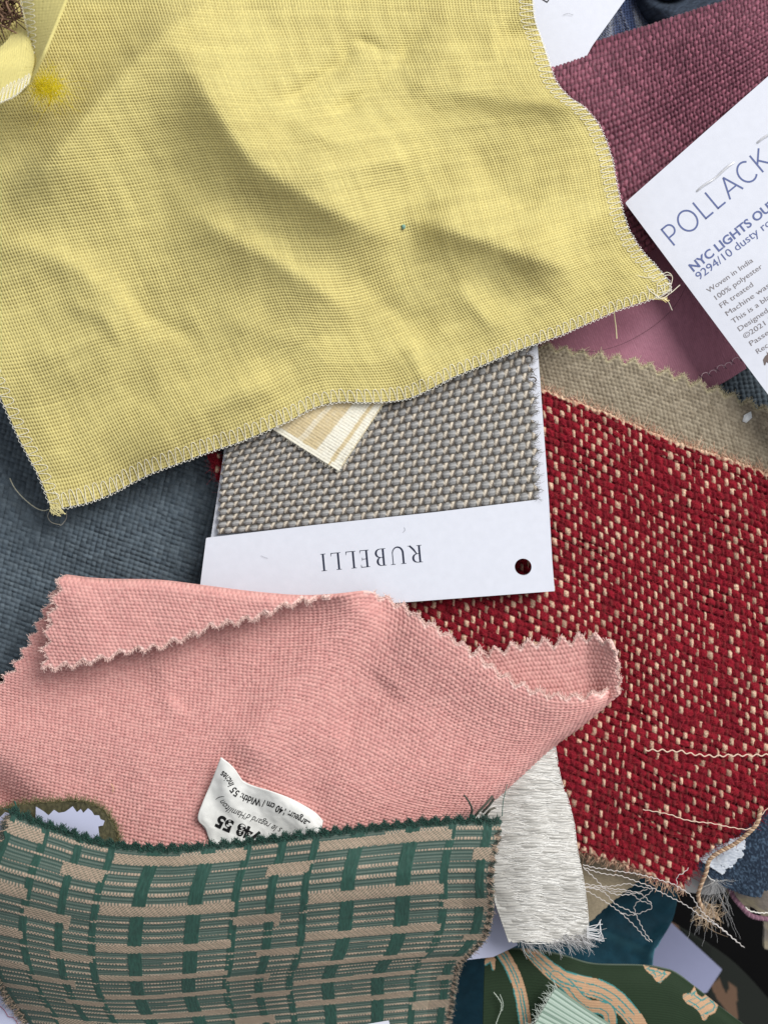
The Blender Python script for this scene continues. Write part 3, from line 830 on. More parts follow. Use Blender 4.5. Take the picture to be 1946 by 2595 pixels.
gcl = Cloth([(608, 1012), (960, 905), (1340, 790)], [(1340, 790), (1350, 900), (1362, 1080), (1370, 1266)], [(546, 1356), (900, 1320), (1370, 1266)], [(608, 1012), (564, 1165), (546, 1356)],
            lambda x, y, a, b: 4.7 + 0.35 * sstep(0, 60, y - 900), step=2.0)
h, w, i, j, fu, fv = blocks(gcl.A, gcl.B, 31.5, 18.8, 0.60, 91)
strand = np.sin(fv * 17 + 2 * noise(gcl.A / 8, gcl.B / 3, 2))
gy = mixc(lin((166, 165, 163)), lin((126, 126, 126)), 0.5 + 0.5 * strand)
wcol = mixc(lin((214, 202, 184)), lin((92, 84, 76)), sstep(-0.1, 0.15, fu + 0.5 * fv - 0.02))
wcol = wcol * (1 + 0.15 * np.sin((fv * 2 + fu * 3) * 9))[..., None]
C = np.where((w == 0)[..., None], wcol, gy)
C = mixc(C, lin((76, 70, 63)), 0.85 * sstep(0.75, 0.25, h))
C = C * (1 + 0.18 * fbm(gcl.A / 5, gcl.B / 5, 92))[..., None]
keep = (gcl.La - gcl.A - zig(gcl.B, 15, 29, 5) > 0) & (gcl.A - zig(gcl.B, 7, 27, 6) > 0) & ~((gcl.Y < 850) & (gcl.X < 1200))
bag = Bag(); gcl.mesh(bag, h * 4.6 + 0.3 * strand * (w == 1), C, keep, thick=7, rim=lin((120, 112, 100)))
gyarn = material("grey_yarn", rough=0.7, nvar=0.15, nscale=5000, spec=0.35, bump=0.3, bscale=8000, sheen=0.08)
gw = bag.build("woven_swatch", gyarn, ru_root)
P, Nn, ids = edge_dirs(gcl); near = (gcl.La - gcl.A).ravel()[ids] < 30; P = P[near]; Nn = Nn[near]
sel = rng.integers(0, len(P), 380)
fr = Bag(); fibres(fr, P[sel], Nn[sel], np.stack([np.full(380, 1.0), rng.normal(0, .4, 380), np.zeros(380)], -1), rng.uniform(4, 12, 380), 0.8, lin((140, 136, 130)) * (0.7 + .6 * rng.random((380, 1))), curl=0.9, lift=0.2)
for (x0, y0) in ((1341, 905), (1350, 960)):
    thread(fr, [(x0 - 8, y0 - 3, 5.4), (x0 + 2, y0 - 4, 5.6), (x0 + 8, y0 + 2, 5.6), (x0 + 5, y0 + 8, 5.3)], r=1.8, C=(98, 90, 84))
tag(fr.build("frayed_edge", gyarn, gw), kind='stuff')

# ------------------------------------------------------------------ beige striped swatch
be_root = thing("striped_beige_swatch", "small cream and beige striped swatch corner poking out below the yellow linen", "fabric swatch", (800, 1080, 6))
be = Cloth([(560, 1000), (880, 760)], [(880, 760), (1068, 902)], [(686, 1088), (860, 1196)][:1] + [(860, 1196)], [(560, 1000), (686, 1088)], 6.0)
be = Cloth([(690, 1090), (930, 860)], [(930, 860), (1040, 930)], [(860, 1197), (985, 1008), (1040, 930)], [(690, 1090), (775, 1144), (860, 1197)],
           lambda x, y, a, b: 6.4 + 0.6 * sstep(0, 80, a), step=2.0)
h, w, i, j, fu, fv = knobs(be.A / 7.6, be.B / 8.0, 101, wob=0.15)
q = be.B + 3 * noise(be.A / 40, be.B / 40, 2)
beige, crm = lin((206, 188, 148)), lin((230, 226, 210))
s_ = sstep(96, 101, q) * (1 - sstep(132, 136, q)) + sstep(142, 146, q) * (1 - sstep(160, 164, q)) + 0.7 * sstep(175, 180, q)
s_ = s_ + 0.5 * sstep(50, 54, q) * (1 - sstep(62, 66, q))
s_ = np.where(be.A < 16 + 4 * noise(be.B / 12, be.B * 0, 2), 1, s_)
s_ = np.where((np.abs(q - 138) < 1.6), 0.0, s_)
C = mixc(beige, crm, np.clip(s_ + 0.35 * (hash2(i, j, 2) - 0.5), 0, 1))
bag = Bag(); be.mesh(bag, h * 1.7, C, (be.A > 1.5 * np.abs(noise(be.B / 4, be.B * 0, 3))) & (be.Lb - be.B > 2 * np.abs(noise(be.A / 4, be.A * 0, 4))), thick=6)
bag.build("cloth", linen, be_root)
P, Nn, ids = edge_dirs(be); sel = rng.integers(0, len(P), 700)
fr = Bag(); fibres(fr, P[sel], Nn[sel], np.stack([rng.normal(0, .7, 700), rng.normal(-0.5, .4, 700), np.zeros(700)], -1), rng.uniform(3, 8, 700), 0.6, crm * (0.8 + .3 * rng.random((700, 1))), curl=0.9, lift=0.2)
tag(fr.build("frayed_edge", linen, be_root), kind='stuff')

# ------------------------------------------------------------------ yellow linen
ye_root = thing("yellow_linen_swatch", "large rumpled yellow linen swatch with white overlocked edges", "fabric swatch", (760, 560, 10))
RIDGES = [  # polyline, height mm, width on the right of travel, width on the left
    ([(420, 60), (540, 260), (640, 400), (760, 480), (900, 560), (1060, 640)], 12.5, 125, 300),
    ([(420, 490), (500, 550), (600, 610), (740, 690), (860, 780), (900, 860)], 4.4, 110, 60),
    ([(620, -60), (540, 0), (420, 90), (340, 165), (240, 275), (120, 420), (-20, 560)], 9.0, 60, 170),
    ([(1000, 540), (1190, 596), (1350, 650), (1500, 700)], 6.2, 62, 150),
    ([(760, 950), (640, 985), (520, 1040), (420, 1115), (300, 1190)], 3.6, 60, 70),
    ([(-80, 590), (100, 640), (200, 690), (320, 800), (360, 900)], 3.0, 110, 50),
    ([(1020, 236), (1180, 232), (1330, 255), (1480, 275), (1560, 290)], 2.6, 45, 150),
    ([(700, 452), (800, 432), (1000, 408), (1100, 430)], 1.8, 35, 70),
    ([(1090, 60), (980, 185), (900, 255), (800, 320)], -2.4, 20, 24),
    ([(900, 70), (870, 150), (790, 215), (690, 280)], -1.7, 16, 20),
    ([(1160, 100), (1090, 180), (1040, 250)], 1.0, 30, 26),
    ([(1240, 90), (1330, 90), (1400, 60)], -2.2, 40, 40),
    ([(60, 930), (200, 880), (330, 880)], 0.9, 60, 60),
    ([(100, 1100), (250, 1010), (420, 960)], -1.2, 60, 60),
    ([(1090, 1000), (1060, 930), (1030, 850)], 0.9, 18, 22),
    ([(870, 640), (960, 760), (1120, 860)], -1.6, 60, 60),
    ([(1022, 118), (960, 200), (880, 262)], 1.1, 12, 16),
    ([(890, 84), (946, 118), (1000, 140)], -1.0, 12, 14),
    ([(300, 700), (380, 800), (520, 870)], -1.1, 26, 30),
    ([(1180, 330), (1260, 470), (1400, 560)], -1.3, 40, 60),
    ([(720, 300), (860, 360), (980, 350)], 0.9, 18, 40),
    ([(1120, 700), (1230, 800), (1330, 850)], 1.4, 36, 50),
    ([(140, 760), (260, 800), (330, 900)], 1.0, 22, 30),
    ([(520, 800), (700, 850), (900, 900)], 1.8, 70, 90),
]
def ye_z(x, y, a, b):
    z = 10.0 + 2.0 * sstep(900, 300, y) + 0 * x
    for pts, amp, wr, wl in RIDGES:
        d, t = seg_dist(x, y, pts)
        w_ = np.where(d > 0, wr, wl)
        z = z + 1.12 * amp * np.exp(-((np.sqrt(d * d + 8.0 ** 2) - 8.0) / (w_ * 0.92)) ** 1.2) * (sstep(0, 0.3, t) * sstep(1, 0.72, t))
    z = z + 0.45 * fbm(x / 260, y / 260, 21, 3) + 0.35 * fbm(x / 45, y / 45, 23, 2)
    cx_ = sstep(760, 200, x) * sstep(850, 1250, y)
    z = z - 5.5 * cx_                                     # hangs down at the lower left corner
    db = np.clip(ye_Lb - b, 0, 400)
    z = z - 1.6 * np.exp(-db / 60.0)
    return z
ye_right = [(1338, -150), (1346, -60), (1350, 0), (1356, 50), (1372, 100), (1392, 160), (1407, 205), (1440, 245), (1475, 268), (1505, 300), (1530, 345), (1550, 405), (1563, 470), (1576, 530), (1592, 580), (1622, 630), (1662, 675), (1693, 712), (1700, 738)]
ye_bot = [(130, 1294), (150, 1291), (253, 1266), (380, 1203), (455, 1175), (527, 1148), (600, 1124), (684, 1090), (739, 1065), (781, 1041), (836, 1023), (880, 1019), (937, 1021), (1022, 1014), (1085, 989), (1148, 957), (1225, 925), (1300, 893), (1420, 850), (1500, 815), (1570, 785), (1640, 762), (1700, 738)]
ye_left = [(-150, 560), (-90, 790), (-45, 905), (0, 1003), (46, 1106), (97, 1203), (118, 1255), (130, 1294)]
ye_top = [(-150, 560), (-120, 200), (100, -100), (500, -180), (900, -190), (1338, -150)]
ye_top = [(-560, -300), (0, -260), (500, -220), (900, -190), (1338, -150)]
ye_left = [(-560, -300), (-400, 100), (-230, 480), (-100, 780), (-45, 905), (0, 1003), (46, 1106), (97, 1203), (118, 1255), (130, 1294)]
ye_Lb = (Curve(ye_left).L + Curve(ye_right).L) / 2
ye = Cloth(ye_top, ye_right, ye_bot, ye_left, ye_z, step=1.92, pull=1.6, soft=7)
def open_weave(U, V, seed, wob=0.22):
    U = U + wob * noise(U * 0.2, V * 0.2, seed + 1) + wob * 0.5 * noise(U * 0.9, V * 0.1, seed + 2)
    V = V + wob * noise(U * 0.2, V * 0.2, seed + 3) + wob * 0.5 * noise(U * 0.1, V * 0.9, seed + 4)
    i = np.floor(U); j = np.floor(V); fu = U - i - 0.5; fv = V - j - 0.5
    si = 1 - 2 * np.mod(i, 2); sj = 1 - 2 * np.mod(j, 2)
    hw = np.cos(math.pi * fu) ** 0.8 + 0.6 * si * np.sin(math.pi * V)
    hf = np.cos(math.pi * fv) ** 0.8 - 0.6 * sj * np.sin(math.pi * U)
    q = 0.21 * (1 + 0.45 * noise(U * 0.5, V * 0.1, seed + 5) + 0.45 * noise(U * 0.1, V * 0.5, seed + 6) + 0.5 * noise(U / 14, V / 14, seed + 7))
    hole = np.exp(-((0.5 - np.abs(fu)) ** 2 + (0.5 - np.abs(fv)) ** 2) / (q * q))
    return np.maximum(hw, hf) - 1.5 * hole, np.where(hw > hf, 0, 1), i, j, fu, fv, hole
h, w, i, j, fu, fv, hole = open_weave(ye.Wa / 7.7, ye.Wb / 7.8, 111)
# the colour of each yarn drifts a little along its length
C = lin((219, 206, 136)) * (1 + 0.16 * (hash2(i, j * 0, 5) - 0.5) * (w == 0) + 0.16 * (hash2(i * 0, j, 6) - 0.5) * (w == 1))[..., None]
C = C * (1 + 0.10 * fbm(ye.A / 4, ye.B / 4, 7))[..., None]
C = mixc(C, lin((122, 100, 56)), 0.70 * hole)  # weave gaps painted dark brown for the shaded depth behind the yarns
edge = np.minimum(ye.La - ye.A, np.minimum(ye.Lb - ye.B, ye.A))
keep = inframe(ye) & (edge > 1.2 * np.abs(noise(ye.A / 5, ye.B / 5, 8)))
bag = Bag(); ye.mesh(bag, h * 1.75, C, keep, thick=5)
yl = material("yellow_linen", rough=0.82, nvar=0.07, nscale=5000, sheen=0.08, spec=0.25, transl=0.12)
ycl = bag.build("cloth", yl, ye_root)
# overlock stitching along the three free edges
cotton = material("white_cotton_thread", rough=0.6, nvar=0.05)
def overlock(bag, cl, side, s0, s1, per=22.0, wdt=33.0, seed=0):
    s = s0; pts = []; chain = []
    k = 0
    while s < s1:
        p = per * (1 + 0.25 * (hash2(np.array([k]), np.array([seed]), 3)[0] - 0.5))
        j_ = 5 * (hash2(np.array([k]), np.array([seed]), 4)[0] - 0.5)
        pts += [(s, wdt - 2 + j_, 3.0), (s + p * .22, wdt + 1.5 + j_, 3.3), (s + p * .42, wdt - 3 + j_, 3.3), (s + p * .52, wdt * .55, 3.6), (s + p * .60, 5, 3.4), (s + p * .66, -1, 1.5), (s + p * .72, 5, 3.4), (s + p * .82, wdt * .5, 3.8), (s + p * .93, wdt - 7 + j_, 3.4)]
        for q in (0, .25, .5, .75): chain.append((s + p * q, (1.5, -3, 1.5, -2.5)[int(q * 4)] + 0.4 * j_, 2.6))
        s += p; k += 1
    for arr, r_ in ((pts, 0.66), (chain, 0.55)):
        A = dense(np.array(arr), 4)
        if side == 'r': P = cl.at(cl.La - A[:, 1], A[:, 0], A[:, 2])
        elif side == 'b': P = cl.at(A[:, 0], cl.Lb - A[:, 1], A[:, 2])
        else: P = cl.at(A[:, 1], A[:, 0], A[:, 2])
        # beyond the edge the thread wraps round it
        out = np.clip(-A[:, 1], 0, 9)
        if side == 'r': P = P + np.array([1, 0, 0]) * (out * S)[:, None]
        elif side == 'b': P = P + np.array([0.2, -1, 0]) * (out * S)[:, None]
        else: P = P + np.array([-1, 0, 0]) * (out * S)[:, None]
        ok = (P[:, 0] > -0.0990) & (np.abs(P[:, 1]) < 0.1310)
        if ok.any():
            a_, b_ = np.argmax(ok), len(ok) - np.argmax(ok[::-1])
            bag.tubes(P[a_:b_], r_ * S, lin((246, 243, 230)), 5)
for sd, s0, s1, wd in (('r', 60, ye.Lb - 20, 34), ('b', 20, ye.La - 14, 33), ('l', 900, ye.Lb - 12, 33)):
    sb = Bag(); overlock(sb, ye, sd, s0, s1, wdt=wd, seed=ord(sd))
    sb.build("overlock_stitching", cotton, ye_root)
loose = material("loose_yarn", rough=0.7, nvar=0.1)
def lthread(parent, mat, *a, **k):
    b_ = Bag(); thread(b_, *a, **k); b_.build("loose_thread", mat, parent)
lthread(ye_root, loose, [(1664, 740, 9), (1640, 700, 9.6), (1640, 730, 9.8), (1668, 752, 9), (1690, 762, 8), (1702, 786, 6)], r=1.1, C=(232, 226, 205))
lthread(ye_root, loose, [(1672, 700, 9.5), (1690, 690, 9.8), (1703, 705, 9), (1690, 740, 9.4), (1665, 757, 9)], r=0.9, C=(232, 226, 205))
lthread(ye_root, loose, [(1640, 722, 9), (1670, 756, 9), (1695, 745, 8.5), (1722, 722, 8)], r=1.0, C=(232, 226, 205))
lthread(ye_root, loose, [(1592, 690, 10), (1640, 704, 10.4), (1690, 697, 9.5), (1700, 700, 9)], r=0.8, C=(232, 226, 205))
lthread(ye_root, loose, [(1556, 780, 9), (1556, 800, 7.5), (1560, 830, 5), (1562, 858, 4)], r=1.5, C=(222, 210, 168))
lt = Bag()
for k in range(9):
    thread(lt, [(1640 + 3 * k, 757 - k * .4, 8.6), (1665 + 1.5 * k, 757 + rng.normal(0, 2), 8.8), (1688 + rng.uniform(-4, 8), 760 + rng.normal(0, 5), 8)], r=1.0, C=(224, 208, 150))
for k in range(16):
    thread(lt, [(132 + rng.uniform(-6, 20), 1288 - rng.uniform(0, 12), 4.6), (134 + rng.uniform(-6, 30), 1296, 4.4), (140 + rng.uniform(-14, 30), 1303 + rng.uniform(-2, 7), 4)], r=0.9, C=(214, 204, 150))
tag(lt.build("frayed_corner", loose, ye_root), kind="stuff")

# the turned-up corner at the top left, close to the lens
uz = lambda x, y, a, b: 25 + 9 * np.clip(a / 120.0, 0, 1.2) ** 0.8 - 7 * sstep(120, 260, y)
up = Cloth([(52, -90), (110, -90), (206, -90)], [(206, -90), (160, 20), (118, 120), (84, 190), (64, 226)], [(40, 236), (52, 234), (64, 226)], [(52, -90), (58, 0), (80, 110), (74, 180), (40, 236)], uz, step=2.4)
lowz = lambda x, y, a, b: 29 - 3 * np.sin(np.clip(a / 120.0, 0, 1) * 1.6) + 3 * sstep(100, 180, y) - 12 * sstep(140, 60, y + 0.4 * x)
lo = Cloth([(-140, 160), (0, 120), (60, 40), (79, 100)], [(79, 100), (88, 150), (74, 212)], [(-140, 330), (-40, 292), (0, 262), (40, 242), (74, 212)], [(-140, 160), (-140, 330)], lowz, step=2.4)
bag = Bag()
for c_, sd in ((up, 121), (lo, 122)):
    h, w, i, j, fu, fv = weave(c_.A / 8.3, c_.B / 8.3, sd, 0.9, 0.9, r=1, crimp=0.5)
    C = lin((226, 214, 140)) * (1 + 0.1 * fbm(c_.A / 5, c_.B / 5, 7))[..., None]
    c_.mesh(bag, h * (1.8 if sd == 122 else 1.0), C, c_.X > -60, thick=5)
tc = bag.build("turned_corner", yl, ye_root)
sb = Bag(); overlock(sb, lo, 'b', 60, lo.La - 4, per=13, wdt=30, seed=3); overlock(sb, up, 'l', 10, up.Lb - 4, per=16, wdt=26, seed=4)
sb.build("overlock_stitching", cotton, tc)

# brown fluff seen inside the turned corner
br_root = thing("brown_fluffy_trim", "blurred brown and beige fluffy yarn end in the top left corner", "yarn end", (10, 40, 15))
bag = Bag()
n = 260; P = w3(rng.uniform(-60, 40, n), rng.uniform(-60, 55, n), rng.uniform(17, 21, n))
D = rng.normal(size=(n, 3)); D[:, 2] *= 0.3
fibres(bag, P, np.tile([0, 0, 1.], (n, 1)), D, rng.uniform(15, 40, n), 3.0, mixc(lin((160, 128, 106)), lin((62, 42, 32)), rng.random(n)), curl=0.9)
tag(bag.build("yarn_fluff", material("brown_yarn", rough=0.9), br_root), kind='stuff')

tuft = thing("yellow_tuft", "bright golden yellow tuft of loose fibre resting on the yellow linen", "thread tuft", (125, 225, 24))
bag = Bag(); n = 420
rr = rng.normal(size=(n, 2)) * [21, 14]; rr = rr[np.abs(rr).max(1) < 45]; n = len(rr)
P = w3(120 + rr[:, 0] + rr[:, 1] * 0.3, 224 + rr[:, 1], rng.uniform(19, 25, n))
D = rng.normal(size=(n, 3)); D[:, 2] *= 0.4
fibres(bag, P, np.tile([0, 0, 1.], (n, 1)), D, rng.uniform(10, 26, n), 0.45, mixc(lin((255, 246, 70)), lin((250, 236, 30)), rng.random(n)), curl=1.3, k=6)
thread(bag, [(128, 236, 22), (130, 250, 21), (124, 270, 19)], r=1.4, C=(222, 190, 30))
tag(bag.build("fibre_ball", material("golden_fibre", rough=0.7, transl=0.6), tuft), kind='stuff')
sp = Bag(); cx = [(1017, 571), (1023, 568), (1028, 572), (1026, 580), (1019, 581)]
q = np.argmin((ye.X - 1022) ** 2 + (ye.Y - 575) ** 2); zc = float(ye.Z.ravel()[q])
cv = w3(np.array([c[0] for c in cx] * 2, float), np.array([c[1] for c in cx] * 2, float), np.array([zc + .6] * 5 + [zc + .25] * 5))
sp.add(cv, T=[[0, 2, 1], [0, 3, 2], [0, 4, 3]], Q=[[k, (k + 1) % 5, 5 + (k + 1) % 5, 5 + k] for k in range(5)])
tag(sp.build("lint_speck", material("blue_green_lint", (120, 158, 142), rough=0.8)), "tiny blue green lint speck on the yellow linen", "lint")

# ------------------------------------------------------------------ pink swatch
pk_root = thing("pink_swatch", "salmon pink woven swatch with zigzag cut edges, its top left folded over", "fabric swatch", (760, 1780, 6))
CREASE = [(118, 1470), (150, 1458), (260, 1470), (400, 1473), (520, 1487), (640, 1502), (760, 1511), (850, 1507), (930, 1500)]
def pk_z(x, y, a, b):
    d, t = seg_dist(x, y, CREASE)
    d = np.abs(d)
    z = 7.0 + 6.0 * np.exp(-d / 42.0) * sstep(1000, 860, x)
    z = z + 1.6 * np.exp(-((d - 40) / 50) ** 2) * sstep(1150, 900, x) * 0
    for pts, amp, wr, wl in [([(600, 1960), (720, 1760), (860, 1590), (930, 1500)], 2.2, 70, 60), ([(1000, 1530), (1240, 1690), (1400, 1762), (1560, 1740)], 3.4, 110, 200),
                             ([(300, 1990), (640, 1880), (900, 1850)], 0.9, 90, 90), ([(760, 2080), (840, 1900), (1000, 1720)], -1.3, 50, 60),
                             ([(-60, 1800), (200, 1760), (420, 1700)], -1.0, 80, 60), ([(-100, 1960), (-20, 2010), (60, 2100)], -7.0, 70, 60),
                             ([(560, 1600), (520, 1700), (440, 1790)], -0.8, 40, 40)]:
        dd, tt = seg_dist(x, y, pts); w_ = np.where(dd > 0, wr, wl)
        z = z + amp * np.exp(-(dd / w_) ** 2) * (sstep(0, 0.15, tt) * sstep(1, 0.9, tt))
    z = z + 0.8 * fbm(x / 180, y / 180, 31, 3)
    e = pk_La - a
    z = z - 8.5 * (1 - np.sqrt(np.clip(1 - (1 - np.clip(e / 62.0, 0, 1)) ** 2, 0, 1)))
    return z
pk_top = [(150, 1458), (260, 1470), (400, 1473), (520, 1487), (640, 1502), (760, 1511), (850, 1507), (930, 1496), (1000, 1516), (1060, 1556), (1130, 1600), (1200, 1645), (1255, 1690), (1320, 1728), (1390, 1752), (1450, 1758), (1510, 1750), (1567, 1728)]
pk_right = [(1567, 1728), (1560, 1762), (1480, 1832), (1410, 1885), (1330, 1960), (1250, 2030), (1180, 2080), (1080, 2180), (950, 2440)]
pk_left = [(150, 1458), (98, 1560), (40, 1670), (-20, 1745), (-100, 1840), (-200, 1930), (-330, 2030)]
pk_bot = [(-330, 2030), (300, 2260), (950, 2440)]
pk_La = (Curve(pk_top).L + Curve(pk_bot).L) / 2
pk = Cloth(pk_top, pk_right, pk_bot, pk_left, pk_z, step=2.15, pull=0.8, soft=3)
def pinkcol(w, i, j, c, sd):
    C = mixc(lin((216, 163, 156)), lin((203, 147, 142)), hash2(i, j, sd))
    return C * (1 + 0.12 * fbm(c.A / 4, c.B / 4, sd + 1))[..., None]
h, w, i, j, fu, fv = knobs(pk.Wa / 11.4, pk.Wb / 9.2, 131, brick=True, wob=0.3)
C = pinkcol(w, i, j, pk, 132)
pale = lin((246, 217, 208))
dt = pk.B - np.where(pk.A > 735, zig(pk.A, 17, 43, 8), 0) * sstep(735, 790, pk.A)
dl = pk.A - zig(pk.B, 20, 44, 10)
C = mixc(C, pale, 0.7 * sstep(9, 1, dt + 8 * noise(pk.A / 9, pk.B / 9, 3)) * (pk.A > 735))
C = mixc(C, pale, 0.3 * sstep(6, 0, dl))
keep = inframe(pk) & (dt > 0) & (dl > 0) & (pk.Y < 2260) & ~((pk.Y > 2160) & (pk.X > 60) & (pk.X < 1150))
bag = Bag(); pk.mesh(bag, h * 3.2, C, keep, thick=10)
fr = Bag()
def pinkfray(cl, cond, n, dirs, ln=(1.5, 5.5)):
    P, Nn, ids = edge_dirs(cl); m = cond[ids]; P = P[m]; Nn = Nn[m]; sel = rng.integers(0, len(P), n)
    D = np.tile(dirs, (n, 1)) + rng.normal(0, .6, (n, 3)) * [1, 1, .4]
    fibres(fr, P[sel], Nn[sel], D, rng.uniform(*ln, n), 1.15, mixc(pale, lin((236, 200, 190)), rng.random(n)), curl=0.9, lift=0.5)
pinkfray(pk, ((dt < 5) & (pk.A > 760)).ravel(), 3000, (0.3, 0.8, 0))
pinkfray(pk, (dl < 5).ravel(), 500, (-.7, 0.5, 0))
# the flap that is folded over the top
def fl_z(x, y, a, b):
    d, t = seg_dist(x, y, CREASE); d = np.abs(d)
    z = 13.0 + 2.4 * np.sqrt(np.clip(1 - (1 - np.clip(d / 26.0, 0, 1)) ** 2, 0, 1)) * sstep(950, 800, x)
    z = z - 0.011 * d + 1.2 * np.exp(-((x - 180 - 0.3 * (y - 1458)) / 90) ** 2) * sstep(0, 60, d) + 0.7 * fbm(x / 130, y / 130, 35, 2)
    return z
fp = Cloth([(150, 1458), (260, 1470), (400, 1473), (520, 1487), (640, 1502), (760, 1511), (850, 1507), (930, 1500)], [(930, 1500), (900, 1600), (840, 1700)],
           [(104, 1698), (350, 1712), (600, 1720), (840, 1700)], [(150, 1458), (128, 1530), (112, 1610), (104, 1698)], fl_z, step=2.1)
h, w, i, j, fu, fv = knobs(fp.A / 11.2, fp.B / 8.6, 141, brick=True, wob=0.3)
C = pinkcol(w, i, j, fp, 142) * 1.04
ly_x = [90, 110, 170, 250, 330, 400, 470, 560, 640, 700, 760, 830, 900, 950]
ly_y = [1702, 1700, 1694, 1678, 1654, 1646, 1622, 1586, 1574, 1549, 1530, 1512, 1499, 1492]
lowd = np.interp(fp.X, ly_x, ly_y) - fp.Y - zig(fp.X + fp.Y * 0.3, 16, 42, 12) * sstep(900, 760, fp.X) + 2
dl2 = fp.A - zig(fp.B + 8, 19, 42, 13)
C = mixc(C, pale, 0.75 * sstep(9, 1, lowd + 8 * noise(fp.A / 9, fp.B / 9, 3)))
C = mixc(C, pale, 0.35 * sstep(7, 0, dl2))
fp.mesh(bag, h * 2.8, C, (lowd > 0) & (dl2 > 0), thick=10)
pinkfray(fp, (lowd < 5).ravel(), 2200, (0.2, -0.9, 0)); pinkfray(fp, (dl2 < 5).ravel(), 400, (-1, 0.1, 0))
# the inside of the curled right end
def ci_z(x, y, a, b):
    return 3.0 + 5.5 * sstep(1480, 1580, x) + 2.0 * np.exp(-b / 30.0) + 4 * sstep(60, 160, b) * sstep(1300, 1400, x) * 0
ci = Cloth([(1196, 1640), (1259, 1634), (1330, 1618), (1406, 1612), (1474, 1602), (1530, 1610), (1562, 1646)], [(1562, 1646), (1570, 1690), (1576, 1735), (1568, 1765)],
           [(1230, 1810), (1400, 1800), (1568, 1765)], [(1196, 1640), (1230, 1810)], ci_z, step=2.1)
h, w, i, j, fu, fv = knobs(ci.A / 9.6, ci.B / 9.4, 151, brick=True)
C = pinkcol(w, i, j, ci, 152)
dt = ci.B - zig(ci.A + 6, 20, 40, 14); dr = ci.La - ci.A - zig(ci.B + 10, 12, 42, 15)
C = mixc(C, pale, 0.8 * sstep(9, 1, np.minimum(dt, dr) + 4 * noise(ci.A / 9, ci.B / 9, 3)))
ci.mesh(bag, h * 2.6, C, (dt > 0) & (dr > 0), thick=9)
pinkfray(ci, (np.minimum(dt, dr) < 5).ravel(), 1200, (0.3, 0.8, 0.3))
pink = material("pink_yarn", rough=0.85, nvar=0.10, nscale=5000, sheen=0.15, sheen_col=(1, .85, .82), spec=0.25, bump=0.25, bscale=7000)
pcl = bag.build("cloth", pink, pk_root)
tag(fr.build("frayed_edge", pink, pk_root), kind='stuff')

# the paper sticker on it
def lb_z(x, y, a, b):
    z = pk_zq(x, y) + 1.0
    z = z + 3.0 * np.exp(-((x - 0.25 * (y - 1919) - 556) / 34) ** 2) * sstep(2120, 1960, y)
    z = z + 2.2 * np.exp(-((x - 0.9 * (y - 2000) - 700) / 60) ** 2) + 0.4 * fbm(x / 28, y / 28, 61, 3)
    z = z + 1.5 * sstep(560, 510, x) * sstep(2120, 2060, y)
    return z
_q = Cloth(pk_top, pk_right, pk_bot, pk_left, pk_z, step=16)
def pk_zq(x, y):
    X, Y, Z = _q.X.ravel(), _q.Y.ravel(), _q.Z.ravel()
    m = (X > 440) & (X < 880) & (Y > 1850) & (Y < 2260); X, Y, Z = X[m], Y[m], Z[m]
    xf, yf = np.asarray(x, float).ravel(), np.asarray(y, float).ravel(); out = np.zeros(xf.shape)
    for s0 in range(0, len(xf), 4000):
        d2 = (xf[s0:s0 + 4000, None] - X) ** 2 + (yf[s0:s0 + 4000, None] - Y) ** 2
        ww = np.exp(-d2 / (2 * 20 ** 2)) + 1e-9
        out[s0:s0 + 4000] = (ww * Z).sum(1) / ww.sum(1)
    return out.reshape(np.shape(x))
lb = Cloth([(560, 1919), (582, 1935), (599, 1953), (609, 1970), (620, 1982), (645, 1993), (686, 2005), (732, 2021), (773, 2042), (801, 2060), (819, 2080)],
           [(819, 2080), (810, 2130), (800, 2190)], [(560, 2172), (700, 2190), (800, 2190)], [(560, 1919), (531, 1994), (502, 2070), (520, 2098), (532, 2130), (560, 2172)], lb_z, step=3)
C = np.ones(lb.X.shape + (3,)) * lin((226, 226, 222))
bag = Bag(); lb.mesh(bag, 0 * lb.X, C, lb.X > 0, thick=1.8)
paper = material("sticker_paper", rough=0.5, nvar=0.02, nscale=400)
lbo = bag.build("paper_sticker", paper, pk_root)
def zoom_pts(pts): return [(480 + x / 4.366, 1900 + y / 4.366) for x, y in pts]
def path_fn(pts, hgt, V):
    p = dense(pts, 12)
    # soften kinks
    for _ in range(6): p[1:-1] = (p[:-2] + 2 * p[1:-1] + p[2:]) / 4
    L = arclen(p); d = np.gradient(p, axis=0); d /= np.linalg.norm(d, axis=1, keepdims=True)
    umin, umax = V[:, 0].min(), V[:, 0].max(); k = hgt / CAP
    def f(Vv):
        q = (Vv[:, 0] - umin) / (umax - umin) * L[-1]
        x = np.interp(q, L, p[:, 0]); y = np.interp(q, L, p[:, 1])
        dx = np.interp(q, L, d[:, 0]); dy = np.interp(q, L, d[:, 1])
        x2 = x + dy * Vv[:, 1] * k; y2 = y - dx * Vv[:, 1] * k
        return x2, y2, lb_z(x2, y2, 0, 0) + 0.06
    return f
black = material("black_print", (24, 24, 26), rough=0.5)
